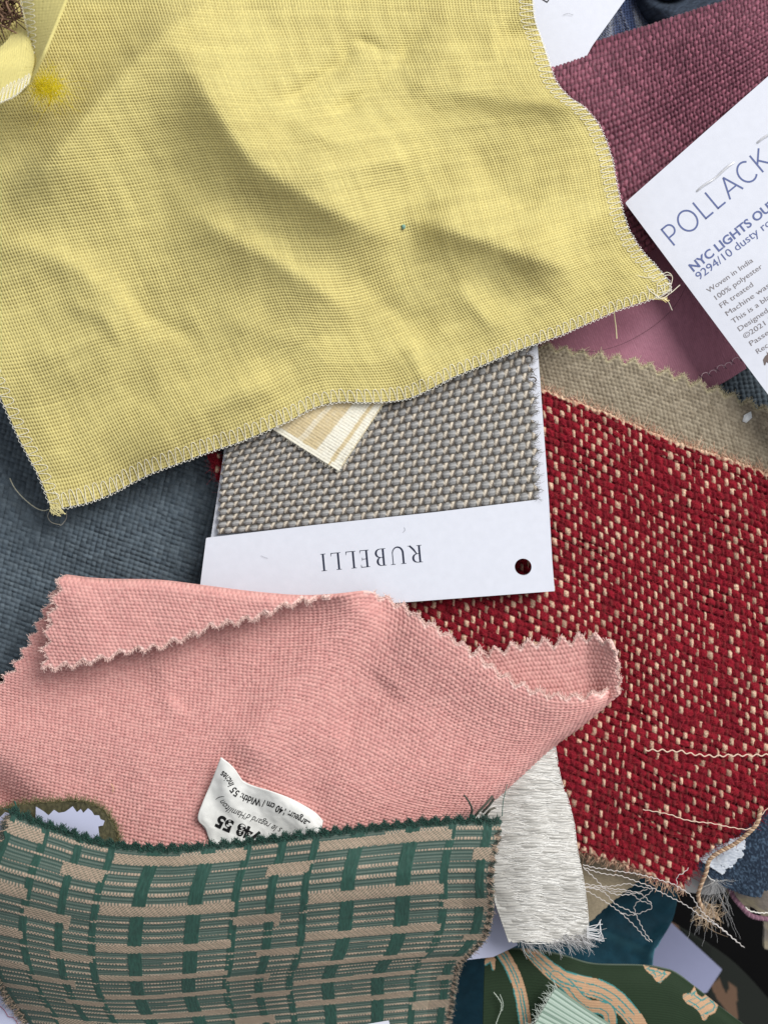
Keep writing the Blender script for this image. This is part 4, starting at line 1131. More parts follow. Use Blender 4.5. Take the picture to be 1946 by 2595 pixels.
for s_, pts, hg, bo, sh in [
    ("Largeur: 140 cm / Width: 55 inches", [(1340, 800), (1235, 735), (1130, 680), (1010, 628), (915, 582), (810, 552), (720, 532), (620, 495), (540, 448), (505, 400), (475, 338), (430, 275), (372, 232)], 17.5, 0.02, 0.0),
    ("s le regard d'Hamilton )", [(1030, 868), (930, 825), (860, 792), (760, 752), (690, 722), (600, 690), (520, 662), (450, 628), (400, 575), (350, 505)], 16.5, 0.0, 0.35),
    ("748 55", [(800, 925), (690, 868), (615, 835), (470, 788), (335, 722)], 29.0, 0.045, 0.0)]:
    V_, F_ = text_mesh(s_, bo, sh)
    lay_text("lettering", V_, F_, path_fn(zoom_pts(pts), hg, V_), black, lbo)

# ------------------------------------------------------------------ pieces beneath the green brocade
kh_root = thing("khaki_felt_swatch", "plain khaki felt corner showing below the frayed tweed edge", "fabric swatch", (1540, 2240, -8))
kh = Cloth([(1400, 2130), (1640, 2212)], [(1640, 2212), (1622, 2234), (1585, 2263), (1541, 2298), (1497, 2338)], [(1380, 2300), (1497, 2338)], [(1400, 2130), (1380, 2300)],
           lambda x, y, a, b: -9.0 + 0.5 * fbm(x / 60, y / 60, 2, 2), step=2.4)
C = lin((148, 136, 114)) * (1 + 0.18 * fbm(kh.A / 4, kh.B / 4, 3))[..., None]
bag = Bag(); kh.mesh(bag, 0.8 * fbm(kh.A / 3.5, kh.B / 3.5, 5, 2), C, kh.La - kh.A - zig(kh.B, 5, 20, 2) > 0, thick=9)
bag.build("cloth", material("felt", rough=0.95, nvar=0.15, nscale=5000, sheen=0.1), kh_root)

te_root = thing("teal_velvet_swatch", "dark teal velvet swatch creased below the red tweed and khaki felt", "fabric swatch", (1590, 2370, -16))
def te_z(x, y, a, b):
    z = -33 + 0.0 * x
    for pts, amp, wr, wl in [([(1440, 2330), (1530, 2350), (1650, 2400)], 2.6, 22, 40), ([(1560, 2290), (1640, 2270), (1740, 2280)], 2.0, 24, 30), ([(1640, 2460), (1655, 2400), (1690, 2360)], 2.2, 18, 18)]:
        d, t = seg_dist(x, y, pts); z = z + amp * np.exp(-(d / np.where(d > 0, wr, wl)) ** 2)
    return z + 0.7 * fbm(x / 50, y / 50, 8, 3)
te = Cloth([(1120, 2300), (1400, 2200), (1560, 2195), (1722, 2240)], [(1722, 2240), (1716, 2290), (1702, 2340), (1672, 2392), (1656, 2440), (1650, 2680)], [(1110, 2680), (1650, 2680)], [(1120, 2300), (1110, 2680)], te_z, step=2.6)
C = lin((18, 62, 78)) * (1 + 0.35 * fbm(te.A / 22, te.B / 22, 3))[..., None]
bag = Bag(); te.mesh(bag, 0.5 * fbm(te.A / 3.5, te.B / 3.5, 5, 2), C, te.La - te.A - 5 * np.abs(noise(te.B / 6, te.B * 0, 2)) > 0, thick=9)
bag.build("cloth", material("velvet_pile", rough=0.75, nvar=0.2, nscale=3000, sheen=0.9, sheen_col=(0.25, 0.75, 0.9)), te_root)

lc_root = thing("blank_shaded_card", "blank card corner with shade painted into its grey lilac colour, between the velvet and the dark gap", "sample card", (1750, 2440, -22))
cut_paper("card", [(1600, 2265), (1702, 2340), (1829, 2457), (1790, 2516), (1640, 2520), (1560, 2400)], -48, 0.5, material("shaded_card", (142, 146, 176), rough=0.6, nvar=0.02, nscale=300), lc_root, r=3)  # card colour darkened to hold the shade the lamp does not give
bc_root = thing("lilac_backing_card", "lilac white card between the silky white fabric and the green brocade edge", "sample card", (1250, 2340, -8))
cut_paper("card", [(1130, 2200), (1240, 2225), (1262, 2290), (1312, 2395), (1250, 2425), (1120, 2440)], -9.0, 0.5, material("lilac_card", (186, 190, 214), rough=0.6, nvar=0.02, nscale=300), bc_root, r=3)
vf = Bag(); m_dark = material("dark_green_print", rough=0.8, nvar=0.15, nscale=4000, sheen=0.1)
# a far lower printed cloth seen in the gap
fl_root = thing("leaf_print_swatch", "dim dark swatch with a peach leaf print deep in the gap at the bottom right", "fabric swatch", (1830, 2540, -40))
lp = Cloth([(1690, 2330), (1860, 2440), (2020, 2620)], [(2020, 2620), (2010, 2700)], [(1640, 2640), (2010, 2700)], [(1690, 2330), (1640, 2640)], lambda x, y, a, b: -57.0 - 0.05 * np.clip(x - 1800, 0, 400), step=3)
pm = np.zeros(lp.X.shape, bool)
for poly in ([(1800, 2498), (1822, 2478), (1838, 2520), (1852, 2495), (1862, 2520), (1870, 2580), (1856, 2592), (1838, 2560), (1815, 2530)], [(1698, 2300), (1712, 2330), (1735, 2390), (1722, 2384), (1700, 2340)],
             [(1845, 2490), (1866, 2502), (1868, 2540), (1850, 2530)]):
    pm |= inpoly(lp.X, lp.Y, poly)
C = np.where(pm[..., None], lin((92, 70, 54)), lin((12, 18, 12))) * np.ones(lp.X.shape + (1,))
bag = Bag(); lp.mesh(bag, 0 * lp.X, C, lp.X > 0, thick=8); bag.build("cloth", m_dark, fl_root)

# slate velvet with a clear sticker remnant
vs_root = thing("navy_pile_swatch", "navy blue pile fabric with a torn silvery adhesive patch at the lower right edge", "fabric swatch", (1870, 2190, -6))
vz = lambda x, y, a, b: -7.0 + 1.0 * fbm(x / 60, y / 60, 4, 2) - 1 * sstep(2180, 2290, y)
vs = Cloth([(1700, 2080), (1900, 1985), (2080, 1930)], [(2080, 1930), (2080, 2320)], [(1740, 2190), (1786, 2216), (1845, 2256), (1921, 2278), (1950, 2262), (2080, 2320)], [(1700, 2080), (1740, 2190)], vz, step=2.1)
f = fbm(vs.A / 3.6, vs.B / 3.6, 8, 2)
C = mixc(lin((26, 38, 54)), lin((72, 92, 112)), sstep(-0.1, 0.6, f))
bag = Bag(); vs.mesh(bag, 2.6 * f, C, (vs.Lb - vs.B - 8 * np.abs(noise(vs.A / 8, vs.A * 0, 3)) > 0) & inframe(vs), thick=9)
vcl = bag.build("cloth", material("pile_yarn", rough=0.9, nvar=0.3, nscale=4000, sheen=0.2, sheen_col=(.5, .7, 1)), vs_root)
ad_poly = [(1757, 2173), (1776, 2163), (1802, 2150), (1812, 2136), (1840, 2134), (1850, 2122), (1884, 2118), (1890, 2142), (1882, 2158), (1886, 2168), (1868, 2178), (1858, 2198), (1840, 2202), (1836, 2214), (1829, 2218), (1795, 2196)]
ad = Cloth([(1750, 2110), (1900, 2110)], [(1900, 2110), (1900, 2225)], [(1750, 2225), (1900, 2225)], [(1750, 2110), (1750, 2225)], lambda x, y, a, b: vz(x, y, a, b) + 0.5, step=1.6)
rg = 5 * noise(ad.X / 5, ad.Y / 3, 3) * sstep(1800, 1850, ad.X)
f = fbm(ad.X / 7 + 0.3 * ad.Y / 7, ad.Y / 2.6, 5, 3)
C = mixc(lin((176, 184, 196)), lin((208, 214, 222)), sstep(-.4, .5, f))
bag = Bag(); ad.mesh(bag, 0.9 * f, C, inpoly(ad.X + rg, ad.Y + rg, ad_poly) & ~((f > 0.55) & (ad.X > 1815)), thick=2)
bag.build("adhesive_patch", material("adhesive_film", rough=0.4, spec=0.6, nvar=0.08, nscale=5000), vs_root)
gc_root = thing("clear_plastic_backing", "greyish clear plastic corner under the navy pile fabric by the tweed tip", "plastic sheet", (1780, 2250, -12))
cut_paper("plastic_sheet", [(1735, 2170), (1792, 2196), (1850, 2238), (1835, 2262), (1790, 2268), (1722, 2258), (1700, 2230)], -13, 0.3, material("plastic_film", (150, 150, 150), rough=0.25, spec=0.6, nvar=0.25, nscale=60), gc_root, r=3)

# grey felt strip and mauve yarn at the far right
gs_root = thing("grey_felt_strip", "soft grey felt strip hanging into the dark gap at the right edge", "fabric strip", (1930, 2330, -20))
gsx = Cloth([(1800, 2215), (1880, 2222), (1960, 2240)], [(1960, 2240), (1985, 2320), (1980, 2415)], [(1934, 2405), (1980, 2418)], [(1800, 2215), (1860, 2285), (1905, 2300), (1930, 2330), (1934, 2405)], lambda x, y, a, b: -17 - 8 * sstep(2280, 2420, y) + 0.8 * fbm(x / 30, y / 30, 3, 2), step=2.4)
C = mixc(lin((128, 120, 112)), lin((150, 140, 118)), sstep(-.3, .5, fbm(gsx.A / 26, gsx.B / 26, 4))) * (1 + 0.2 * fbm(gsx.A / 4, gsx.B / 4, 6))[..., None]
bag = Bag(); gsx.mesh(bag, 0.9 * fbm(gsx.A / 4, gsx.B / 4, 5, 2), C, gsx.A - 8 * np.abs(noise(gsx.B / 10, gsx.B * 0, 2)) > 0, thick=12)
bag.build("cloth", material("felt"), gs_root)
def twisted(bag, pts, r, C1, C2, pitch=14, plies=2, amp=None):
    p = dense(np.asarray(pts, float), 14); L = arclen(p[:, :2]); q = np.linspace(0, L[-1], int(L[-1] / 1.6))
    x, y, z = [np.interp(q, L, p[:, k]) for k in range(3)]
    P = w3(x, y, z); T = np.gradient(P, axis=0); T /= np.linalg.norm(T, axis=1, keepdims=True)
    A = np.cross(T, [0, 0, 1.]); A /= np.linalg.norm(A, axis=1, keepdims=True); B = np.cross(T, A)
    for k in range(plies):
        ph = q / pitch * 2 * math.pi + k * 2 * math.pi / plies
        bag.tubes(P + (A * np.cos(ph)[:, None] + B * np.sin(ph)[:, None]) * (amp or r * 0.8) * S, r * S, lin(C1 if k == 0 else C2), 7)
my_root = thing("mauve_yarn", "fuzzy mauve yarn curving over the grey felt strip at the right edge", "yarn", (1900, 2310, -14))
bag = Bag(); twisted(bag, [(1846, 2240, -14), (1856, 2270, -13), (1880, 2300, -12), (1905, 2322, -12), (1950, 2330, -13)], 4.0, (150, 112, 128), (128, 94, 110), 12)
P = w3(rng.uniform(1850, 1950, 10), rng.uniform(2250, 2330, 10), np.full(10, -12.0))
bag.build("ply", material("mauve_wool", rough=0.95, nvar=0.25, nscale=3000), my_root)
wt = thing("white_crimped_thread", "short crimped white thread beside the mauve yarn at the right edge", "thread", (1920, 2305, -10))
bag = Bag(); thread(bag, [(1887, 2300, -10), (1905, 2310, -10), (1930, 2313, -10), (1990, 2310, -10)], r=1.7, C=(226, 222, 214), wob=1.6, per=7)
bag.build("strand", cotton, wt)

# ------------------------------------------------------------------ silky white fabric
si_root = thing("silky_white_swatch", "silky white fabric with loose horizontal floats and a frayed lower edge", "fabric swatch", (1340, 2160, 2))
def si_z(x, y, a, b):
    return 1.6 + 1.2 * np.exp(-((x - 1340) / 70) ** 2) + 0.7 * fbm(x / 120, y / 120, 4, 2) - 4.0 * sstep(2150, 2420, y) * 0.8 - 1.6 * sstep(1420, 1500, x)
si = Cloth([(1120, 1880), (1260, 1870), (1404, 1866)], [(1404, 1866), (1407, 1896), (1420, 1971), (1437, 2022), (1453, 2085), (1461, 2148), (1478, 2233), (1489, 2317), (1491, 2396)],
           [(1290, 2392), (1380, 2390), (1491, 2396)], [(1120, 1880), (1190, 2100), (1240, 2250), (1290, 2392)], si_z, step=2.0)
yb = si.B + 5 * noise(si.A / 60, si.B / 30, 5) + 2.5 * noise(si.A / 22, si.B / 14, 15)
row = np.floor(yb / 7.2); ph = hash2(row, row * 0, 3) * 60
seg = np.floor((si.A + ph) / 58.0); fl = np.mod((si.A + ph) / 58.0, 1.0)
rnd = hash2(row, seg, 4)
fy = np.mod(yb / 7.2, 1.0) - 0.5
h = 3.2 * np.sqrt(np.clip(1 - (2 * fy) ** 2, 0, 1)) * (0.55 + 0.45 * np.sin(fl * math.pi)) + 2.6 * np.sin(fl * math.pi) * rnd + 0.7 * fbm(si.A / 50, yb / 2.0, 6, 2)
C = mixc(lin((198, 196, 190)), lin((158, 155, 148)), np.clip(rnd * 0.7 + 0.3 * fbm(si.A / 20, yb / 3, 9), 0, 1))
C = mixc(C, lin((160, 156, 148)), 0.5 * (np.abs(fl - 0.0) < 0.05) * (rnd > 0.35))
dr = si.La - si.A - 5 * np.abs(noise(si.B / 7, si.B * 0, 2)); db = si.Lb - si.B - 14 * np.abs(noise(si.A / 9, si.A * 0, 3))
bag = Bag(); si.mesh(bag, h, C, (dr > 0) & (db > 0), thick=8)
silk = material("silk_float", rough=0.38, nvar=0.08, nscale=4000, spec=0.55, sheen=0.2, bump=0.2, bscale=9000)
bag.build("cloth", silk, si_root)
bag = Bag(); n = 1500
a0 = rng.uniform(0.12, 0.93, n) * si.La; b0 = rng.uniform(0, si.Lb * 0.99, n); ln = rng.uniform(30, 90, n); an = rng.normal(0.04, 0.09, n)
t = np.linspace(0, 1, 7)
aa = np.clip(a0[:, None] + ln[:, None] * t, 0, si.La + 0 * t); bb_ = b0[:, None] + ln[:, None] * (t * np.tan(an)[:, None] + rng.normal(0, .10, (n, 1)) * np.sin(t * math.pi))
P = si.at(aa, bb_, 1.6 + 3.0 * np.sin(t * math.pi)[None] * rng.uniform(.2, 1, (n, 1)))
bag.tubes(P, 0.75 * S, mixc(lin((240, 239, 235)), lin((206, 203, 197)), rng.random(n)), 4)
tag(bag.build("loose_floats", silk, si_root), kind='stuff')
bag = Bag(); n = 210
x0 = rng.uniform(1310, 1488, n); y0 = 2380 + rng.uniform(-14, 8, n)
an = rng.normal(0.75, 0.35, n); ln = rng.uniform(14, 58, n)
P0 = w3(x0, y0, np.full(n, -1.0)); D = np.stack([np.cos(an), -np.sin(an), -0.25 * np.ones(n)], -1)
fibres(bag, P0, np.tile([0, 0, 1.], (n, 1)), D, ln, 0.9, mixc(lin((226, 224, 222)), lin((176, 176, 178)), rng.random(n)), curl=0.35, k=7, lift=0.05)
for k in range(9):
    thread(bag, [(1486, 2350 + k * 3, -1), (1505 + 3 * k, 2345 + 5 * k, -2), (1520 + rng.uniform(-6, 10), 2356 + rng.uniform(-26, 50), -4)], r=1.1, C=(205, 206, 208))
tag(bag.build("fringe", silk, si_root), kind='stuff')

# ------------------------------------------------------------------ olive velvet with pinked white backing
ol_root = thing("olive_velvet_swatch", "olive green velvet edge with pinked white backing between the pink and the green brocade", "fabric swatch", (200, 2070, 8))
def ol_z(x, y, a, b): return 10.5 + 2.0 * np.exp(-((x - 240) / 60) ** 2) + 0 * y
ol = Cloth([(-80, 2075), (0, 2050), (60, 2036), (140, 2030), (210, 2028), (262, 2050), (290, 2085), (302, 2120)], [(302, 2120), (300, 2200)], [(-80, 2240), (300, 2200)], [(-80, 2075), (-80, 2240)], ol_z, step=2.2)
f = fbm(ol.A / 5, ol.B / 5, 5, 3)
C = mixc(lin((66, 64, 46)), lin((92, 88, 64)), sstep(-.4, .5, f))
bag = Bag(); ol.mesh(bag, 2 * f, C, inframe(ol) & (ol.B > 3 * np.abs(noise(ol.A / 5, ol.A * 0, 3))), thick=10)
vm = material("olive_pile", rough=0.9, nvar=0.2, nscale=4000, sheen=0.4, sheen_col=(.8, .8, .5)); bag.build("cloth", vm, ol_root)
P, Nn, ids = edge_dirs(ol); sel = rng.integers(0, len(P), 2600); n = 2600
bag = Bag(); fibres(bag, P[sel], Nn[sel], np.stack([rng.normal(.2, .5, n), rng.normal(.9, .4, n), np.zeros(n)], -1), rng.uniform(6, 16, n), 0.6, mixc(lin((84, 80, 48)), lin((150, 142, 104)), rng.random(n)), curl=0.5, lift=0.5)
tag(bag.build("pile_edge", vm, ol_root), kind='stuff')
bk_poly = [(-60, 2100), (-20, 2085), (0, 2072), (14, 2058), (30, 2062), (40, 2075)]
ptop = [(92, 2044), (102, 2050), (112, 2056), (124, 2066), (138, 2052), (150, 2060), (166, 2057), (176, 2050), (185, 2043), (196, 2058), (206, 2050), (212, 2060), (224, 2048), (234, 2056), (240, 2066), (252, 2066), (256, 2076), (266, 2080), (262, 2092), (250, 2094)]
vb = cut_paper("backing", ptop + [(255, 2140), (90, 2140)], 13.0, 0.3, material("lilac_card"), ol_root, r=1)
vb = cut_paper("backing", bk_poly + [(50, 2160), (-60, 2160)], 13.0, 0.3, material("lilac_card"), ol_root, r=1)
bc2 = thing("lilac_card_with_red_thread", "pale lilac card showing below the left edge of the green brocade", "sample card", (20, 2540, -10))
c2o = cut_paper("card", [(-80, 2380), (20, 2430), (80, 2530), (140, 2640), (-80, 2660)], -6, 0.4, material("lilac_card"), bc2, r=2)
bag = Bag(); thread(bag, [(-5, 2545, -5.3), (12, 2560, -5.2), (22, 2576, -5.2), (36, 2580, -5.2), (50, 2600, -5.2)], r=0.8, C=(150, 60, 80)); bag.build("red_thread", cotton, bc2)
ws_root = thing("white_card_sliver", "thin white card edge at the bottom edge of the photo on the green brocade", "sample card", (930, 2600, 8))

# ------------------------------------------------------------------ green brocade
gr_root = thing("green_brocade_swatch", "teal green and tan brocade swatch with a broken plaid pattern", "fabric swatch", (650, 2350, 14))
def gr_vm(v): return np.interp(v, [0, 50 / 800, 172 / 800, 294 / 800, 416 / 800, 538 / 800, 660 / 800, 1], [0, 44 / 520, 169 / 520, 255 / 520, 327 / 520, 377 / 520, 428 / 520, 1])
def gr_z(x, y, a, b):
    t = b / 800.0
    z = 15.5 - 24.0 * np.clip(t - 0.16, 0, 1) ** 1.15 + 1.3 * np.sin(np.clip(t / 0.3, 0, 1) * math.pi)
    z = z + 1.1 * fbm(x / 200, y / 150, 71, 2) + 1.2 * np.exp(-((x - 860 + (y - 2100) * 0.2) / 90) ** 2) - 1.2 * np.exp(-((x - 600) / 80) ** 2)
    e = np.clip(gr_La - a, 0, 400); z = z - 5.0 * np.exp(-e / 45.0) * sstep(2150, 2400, y)
    z = z - 5 * np.exp(-a / 50.0) * sstep(2250, 2500, y)
    return z
gr_top = [(30, 2040), (60, 2056), (97, 2070), (169, 2095), (211, 2110), (295, 2130), (371, 2138), (450, 2140), (506, 2136), (600, 2127), (727, 2112), (870, 2095), (1005, 2080), (1106, 2071), (1190, 2068), (1275, 2070)]
gr_right = [(1275, 2070), (1272, 2120), (1260, 2169), (1254, 2222), (1255, 2275), (1248, 2338), (1226, 2390), (1172, 2446), (1156, 2528), (1143, 2610)]
gr_left = [(30, 2040), (18, 2072), (4, 2120), (-25, 2200), (-45, 2330), (-25, 2430), (8, 2500), (36, 2544), (62, 2580), (90, 2650)]
gr_bot = [(90, 2650), (380, 2668), (800, 2640), (1143, 2610)]
gr_La = (Curve(gr_top).L + Curve(gr_bot).L) / 2
gr = Cloth(gr_top, gr_right, gr_bot, gr_left, gr_z, step=2.0, sz=(1240, 800), vmap=gr_vm)
gr_La = 1240
xs = gr.A / 1240 * 1287 - 30          # column coordinate as seen across the upper part
b = gr.B
per = 525.0; ph_ = np.mod(xs - 253, per)
secB = ph_ > 349
def near_(c, hw): return np.abs(ph_ - c) < hw
wide = near_(107, 18) | near_(247, 19)
thin_ = (ph_ < 9) | (ph_ > per - 9) | near_(349, 11) | near_(440, 11)
colm = wide | thin_
PB = 122.0
jag = 1.2 * np.floor(3 * noise(gr.A / 6, gr.B / 9, 2))
qa = np.mod(b - 50 + 17 + jag * 0.5, PB); bandA = ~secB & (qa < 25) & (ph_ > 10)
rowA = np.floor((b - 50 + 17) / PB)
qb = np.mod(b - 50 - 44 + 17 + jag * 0.5, PB); rowB = np.floor((b - 50 - 44 + 17) / PB)
oddB = np.mod(rowB, 2) > 0.5
endB = np.where(oddB, 349 + 118, per - 0)
begB = np.where(oddB, 349, 349 + 66)
bandB = secB & (qb < 27) & (ph_ > begB) & (ph_ < endB)
bandB |= secB & oddB & (qb > 27) & (qb < 44) & (ph_ > 452) & (ph_ < 466)       # little steps at the ends
band = bandA | bandB
s3 = np.mod(b - 50 + 17 + 5, 24.4)
thinb = (s3 < 7.0) & ~band & ~colm
brk = thin_ & ~band & (np.mod(b - 50 - 44 + 17, PB) < 8) & (np.abs(ph_ - 440) > 12)
brk |= colm & ~wide & ~band & (hash2(np.floor(xs / 60), np.floor((b - 33) / 24.4), 19) < 0.16) & (s3 < 7)
topb = (b > 24) & (b < 34) & ~colm
thinb = (thinb | brk | topb) & ~(band & ~topb)
thinb &= ~((b < 24)) & ~((hash2(np.floor(ph_ / 88), np.floor((b - 33) / 24.4), 9) < 0.12))
dash = np.mod(gr.A / 8.2 + 0.5 * np.floor(b / 6), 1.0)
tw = np.mod((gr.A * 0.9 + b * 1.25) / 8.6, 1.0)
base = np.where((np.mod(b / 7.4, 1.0) < 0.5)[..., None], lin((56, 79, 72)), lin((88, 103, 94)))
base = base * (1 + 0.16 * np.sin(gr.A / 5.2 * 6.283 / 1.0 + np.floor(b / 3.7) * 3.14))[..., None]
tan = lin((178, 156, 136)); gdk = lin((38, 74, 64))
C = base.copy()
C = np.where(thinb[..., None], np.where((dash < 0.42)[..., None], lin((96, 106, 96)), tan), C)
C = np.where(band[..., None], np.where((tw < 0.36)[..., None], lin((92, 98, 84)), tan * (1 + 0.06 * np.sin(b / 2.3))[..., None]), C)
blk = colm & ~band & ~thinb
satin_r = fbm(gr.A / 2.6, gr.B / 16, 4, 3)
C = np.where(blk[..., None], gdk * (1 + 0.45 * satin_r)[..., None], C)
C = C * (1 + 0.12 * fbm(gr.A / 5, gr.B / 5, 12))[..., None]
h = np.where(blk, 2.2 + 1.4 * satin_r, np.where(band | thinb, 2.0 + 0.9 * np.where(band, np.where(tw < .3, -1, np.sin((tw - .3) / .7 * 3.14)), np.where(dash < .42, -1, 0.8)), 0.8 + 0.9 * np.sin(b / 7.4 * 6.283)))
dt = gr.B - zig(gr.A, 10, 31, 4); dl = gr.A - zig(gr.B, 9, 24, 5); dr = gr_La - gr.A - zig(gr.B, 7, 24, 6)
topc = sstep(20, 8, dt)
C = mixc(C, gdk * (0.9 + 0.6 * fbm(gr.A / 4, gr.B / 7, 6))[..., None], topc)
keep = inframe(gr) & (dt > 0) & (dl > 0) & (dr > 0)
bag = Bag(); gr.mesh(bag, h, C, keep, thick=8)
broc = material("brocade_yarn", rough=0.6, nvar=0.1, nscale=5000, spec=0.35, sheen=0.12)
bag.build("cloth", broc, gr_root)
P, Nn, ids = edge_dirs(gr); fr = Bag()
m = (dt.ravel()[ids] < 6) & (gr.A.ravel()[ids] < 1225); Pm, Nm, im = P[m], Nn[m], ids[m]; n = 9000; sel = rng.integers(0, len(Pm), n)
inw = rng.uniform(0, 16, n); Pst = Pm[sel] + np.array([0, -1, 0]) * (inw * S)[:, None]
fan = 0.55 * np.sin(gr.A.ravel()[im[sel]] / 31 * 6.283)
fibres(fr, Pst, Nm[sel], np.stack([fan + rng.normal(0, .45, n), np.full(n, 1.0), np.full(n, .25)], -1), rng.uniform(4, 10, n), 1.35, gdk * (0.75 + 0.8 * rng.random((n, 1))), curl=0.6, lift=0.45)
m = (dr.ravel()[ids] < 6) & (gr.B.ravel()[ids] > 30); Pm, Nm, im = P[m], Nn[m], ids[m]; n = 2600; sel = rng.integers(0, len(Pm), n)
cb = np.mod(gr.B.ravel()[im[sel]] / 24, 1.0) < 0.5
fibres(fr, Pm[sel] - np.array([12 * S, 0, 0]), Nm[sel], np.stack([np.full(n, 1.0), rng.normal(0, .25, n), rng.normal(0, .2, n)], -1), rng.uniform(6, 13, n), 1.3, np.where(cb[:, None], tan, lin((66, 76, 68))) * (0.7 + .5 * rng.random((n, 1))), curl=0.5, lift=0.2)
m = (dl.ravel()[ids] < 6) & (gr.B.ravel()[ids] > 20); Pm, Nm, im = P[m], Nn[m], ids[m]; n = 2400; sel = rng.integers(0, len(Pm), n)
fibres(fr, Pm[sel], Nm[sel], np.stack([np.full(n, -1.0), rng.normal(-0.3, .25, n), rng.normal(0, .2, n)], -1), rng.uniform(8, 18, n), 1.1, np.where(cb[rng.integers(0, len(cb), n)][:, None], tan, lin((66, 76, 68))) * (0.7 + .5 * rng.random((n, 1))), curl=0.5, lift=0.2)
tag(fr.build("frayed_edge", broc, gr_root), kind='stuff')
for pts, c in (([(1174, 2014, 15), (1186, 2030, 15.5), (1194, 2050, 15), (1190, 2068, 14)], (74, 78, 70)), ([(1246, 2016, 15), (1232, 2034, 15.5), (1214, 2052, 15), (1202, 2068, 14)], (84, 84, 74)),
               ([(1252, 2046, 14), (1240, 2052, 15), (1228, 2066, 14)], (84, 84, 74)), ([(1250, 2022, 15), (1238, 2040, 15), (1220, 2058, 14)], (66, 70, 62))):
    lt = Bag()
    for k in range(3): thread(lt, [(p[0] + 1.6 * k, p[1] + 0.8 * k, p[2] + .1 * k) for p in pts], r=1.5, C=c, wob=0.5, per=12)
    lt.build("loose_yarn_end", broc, gr_root)
lthread(gr_root, broc, [(1285, 1987, 14), (1279, 2010, 15), (1274, 2035, 15), (1272, 2068, 14)], r=1.0, C=(46, 96, 84))
lthread(gr_root, broc, [(38, 2064, 14), (42, 2046, 15), (38, 2030, 15.5)], r=1.8, C=(46, 96, 84))
cut_paper("card", [(902, 2600), (985, 2586), (1000, 2640), (910, 2650)], 9.0, 0.4, white_card, ws_root, r=1)

# ------------------------------------------------------------------ dark green print with peach vines
vn_root = thing("vine_print_swatch", "dark green cotton with peach vine print outlined in teal at the bottom right", "fabric swatch", (1500, 2520, -10))
vn = Cloth([(1228, 2412), (1260, 2405), (1300, 2402), (1364, 2406), (1432, 2420), (1503, 2440), (1626, 2444), (1680, 2452), (1713, 2464), (1765, 2503), (1820, 2547), (1900, 2608)],
           [(1900, 2608), (1960, 2700)], [(1222, 2720), (1960, 2700)], [(1228, 2412), (1224, 2560), (1222, 2720)], lambda x, y, a, b: -9.0 + 0.8 * fbm(x / 120, y / 120, 5, 2) - 4.0 * np.exp(-b / 30.0) + 0 * x, step=1.8)
X, Y = vn.X + 1.5 * noise(vn.X / 9, vn.Y / 9, 4), vn.Y + 1.5 * noise(vn.X / 9, vn.Y / 9, 5)
def cz(pts): return [(1246 + x / 2.37, 1895 + y / 2.37) for x, y in pts]
peach = np.zeros(X.shape, bool); teal = np.zeros(X.shape, bool)
for pts, wd, lines in [([(20, 1180), (75, 1250), (120, 1330), (160, 1430), (185, 1540), (205, 1680), (215, 1800)], [26, 26, 26], (-0.25, 0.25, 1.0)),
                       ([(200, 1190), (280, 1270), (370, 1350), (450, 1400), (560, 1430), (660, 1460), (740, 1510), (820, 1590), (880, 1670), (930, 1780)], [26, 44, 36], (-1.0, -0.3, 0.35, 0.75)),
                       ([(380, 1370), (460, 1440), (520, 1510), (580, 1550), (650, 1560), (700, 1590), (710, 1640)], [24, 30, 30], (-0.95, 0.2, 0.95)),
                       ([(-40, 1290), (0, 1270), (10, 1330)], [12, 14, 6], (0.9,))]:
    d, t = seg_dist(X, Y, cz(pts)); w_ = np.interp(t, [0, .5, 1], np.array(wd) / 2.37 * 1.35) 
    m = np.abs(d) < w_; peach |= m
    for l in lines: teal |= (np.abs(d - l * w_) < 1.7 + 1.0 * noise(X / 14, Y / 14, 6)) & (np.abs(d) < w_ * 1.12) & (noise(X / 26, Y / 26, 7 + int(l * 10)) > -0.22)
for poly in ([(905, 1305), (1000, 1330), (1075, 1350), (1040, 1385), (1010, 1412), (985, 1405), (965, 1370), (925, 1340)],
             [(1215, 1432), (1232, 1480), (1260, 1500), (1290, 1480), (1330, 1510), (1356, 1545), (1340, 1590), (1300, 1610), (1280, 1638), (1262, 1636), (1245, 1590), (1215, 1560), (1170, 1535), (1145, 1505), (1148, 1480), (1190, 1474)]):
    q = cz(poly); m = inpoly(X, Y, q); peach |= m
    d, t = seg_dist(X, Y, q + q[:1], smooth=False); teal |= m & (np.abs(np.abs(d) - 7) < 1.6) & (noise(X / 16, Y / 16, 9) > -0.15)
    teal |= m & (np.abs(np.mod((X * 0.5 + Y + 8 * noise(X / 20, Y / 20, 3)) / 17.0, 1) - .5) < 0.07)
rib = np.sin(vn.B / 5.0 * 6.283 + 1.5 * noise(vn.A / 30, vn.B / 10, 3))
C = np.where(peach[..., None], lin((186, 150, 118)), lin((30, 48, 28)))
C = np.where(teal[..., None], lin((66, 134, 132)), C) * (1 + 0.13 * rib + 0.1 * fbm(vn.A / 5, vn.B / 3, 3))[..., None]
C = mixc(C, lin((120, 132, 120)), 0.8 * sstep(3.5, 0, vn.B))
bag = Bag(); vn.mesh(bag, 0.6 * rib, C, inframe(vn), thick=6)
bag.build("cloth", material("printed_cotton", rough=0.8, nvar=0.1, nscale=5000), vn_root)
bag = Bag(); thread(bag, [(1250, 2515, -8.2), (1262, 2528, -8), (1270, 2545, -8), (1268, 2565, -8), (1258, 2590, -8), (1250, 2620, -8)], r=1.2, C=(180, 190, 176), wob=1.2, per=9)
thread(bag, [(1266, 2520, -8), (1274, 2540, -7.8), (1272, 2562, -8)], r=1.0, C=(170, 180, 168), wob=0.8, per=8)
bag.build("loose_threads", cotton, vn_root)

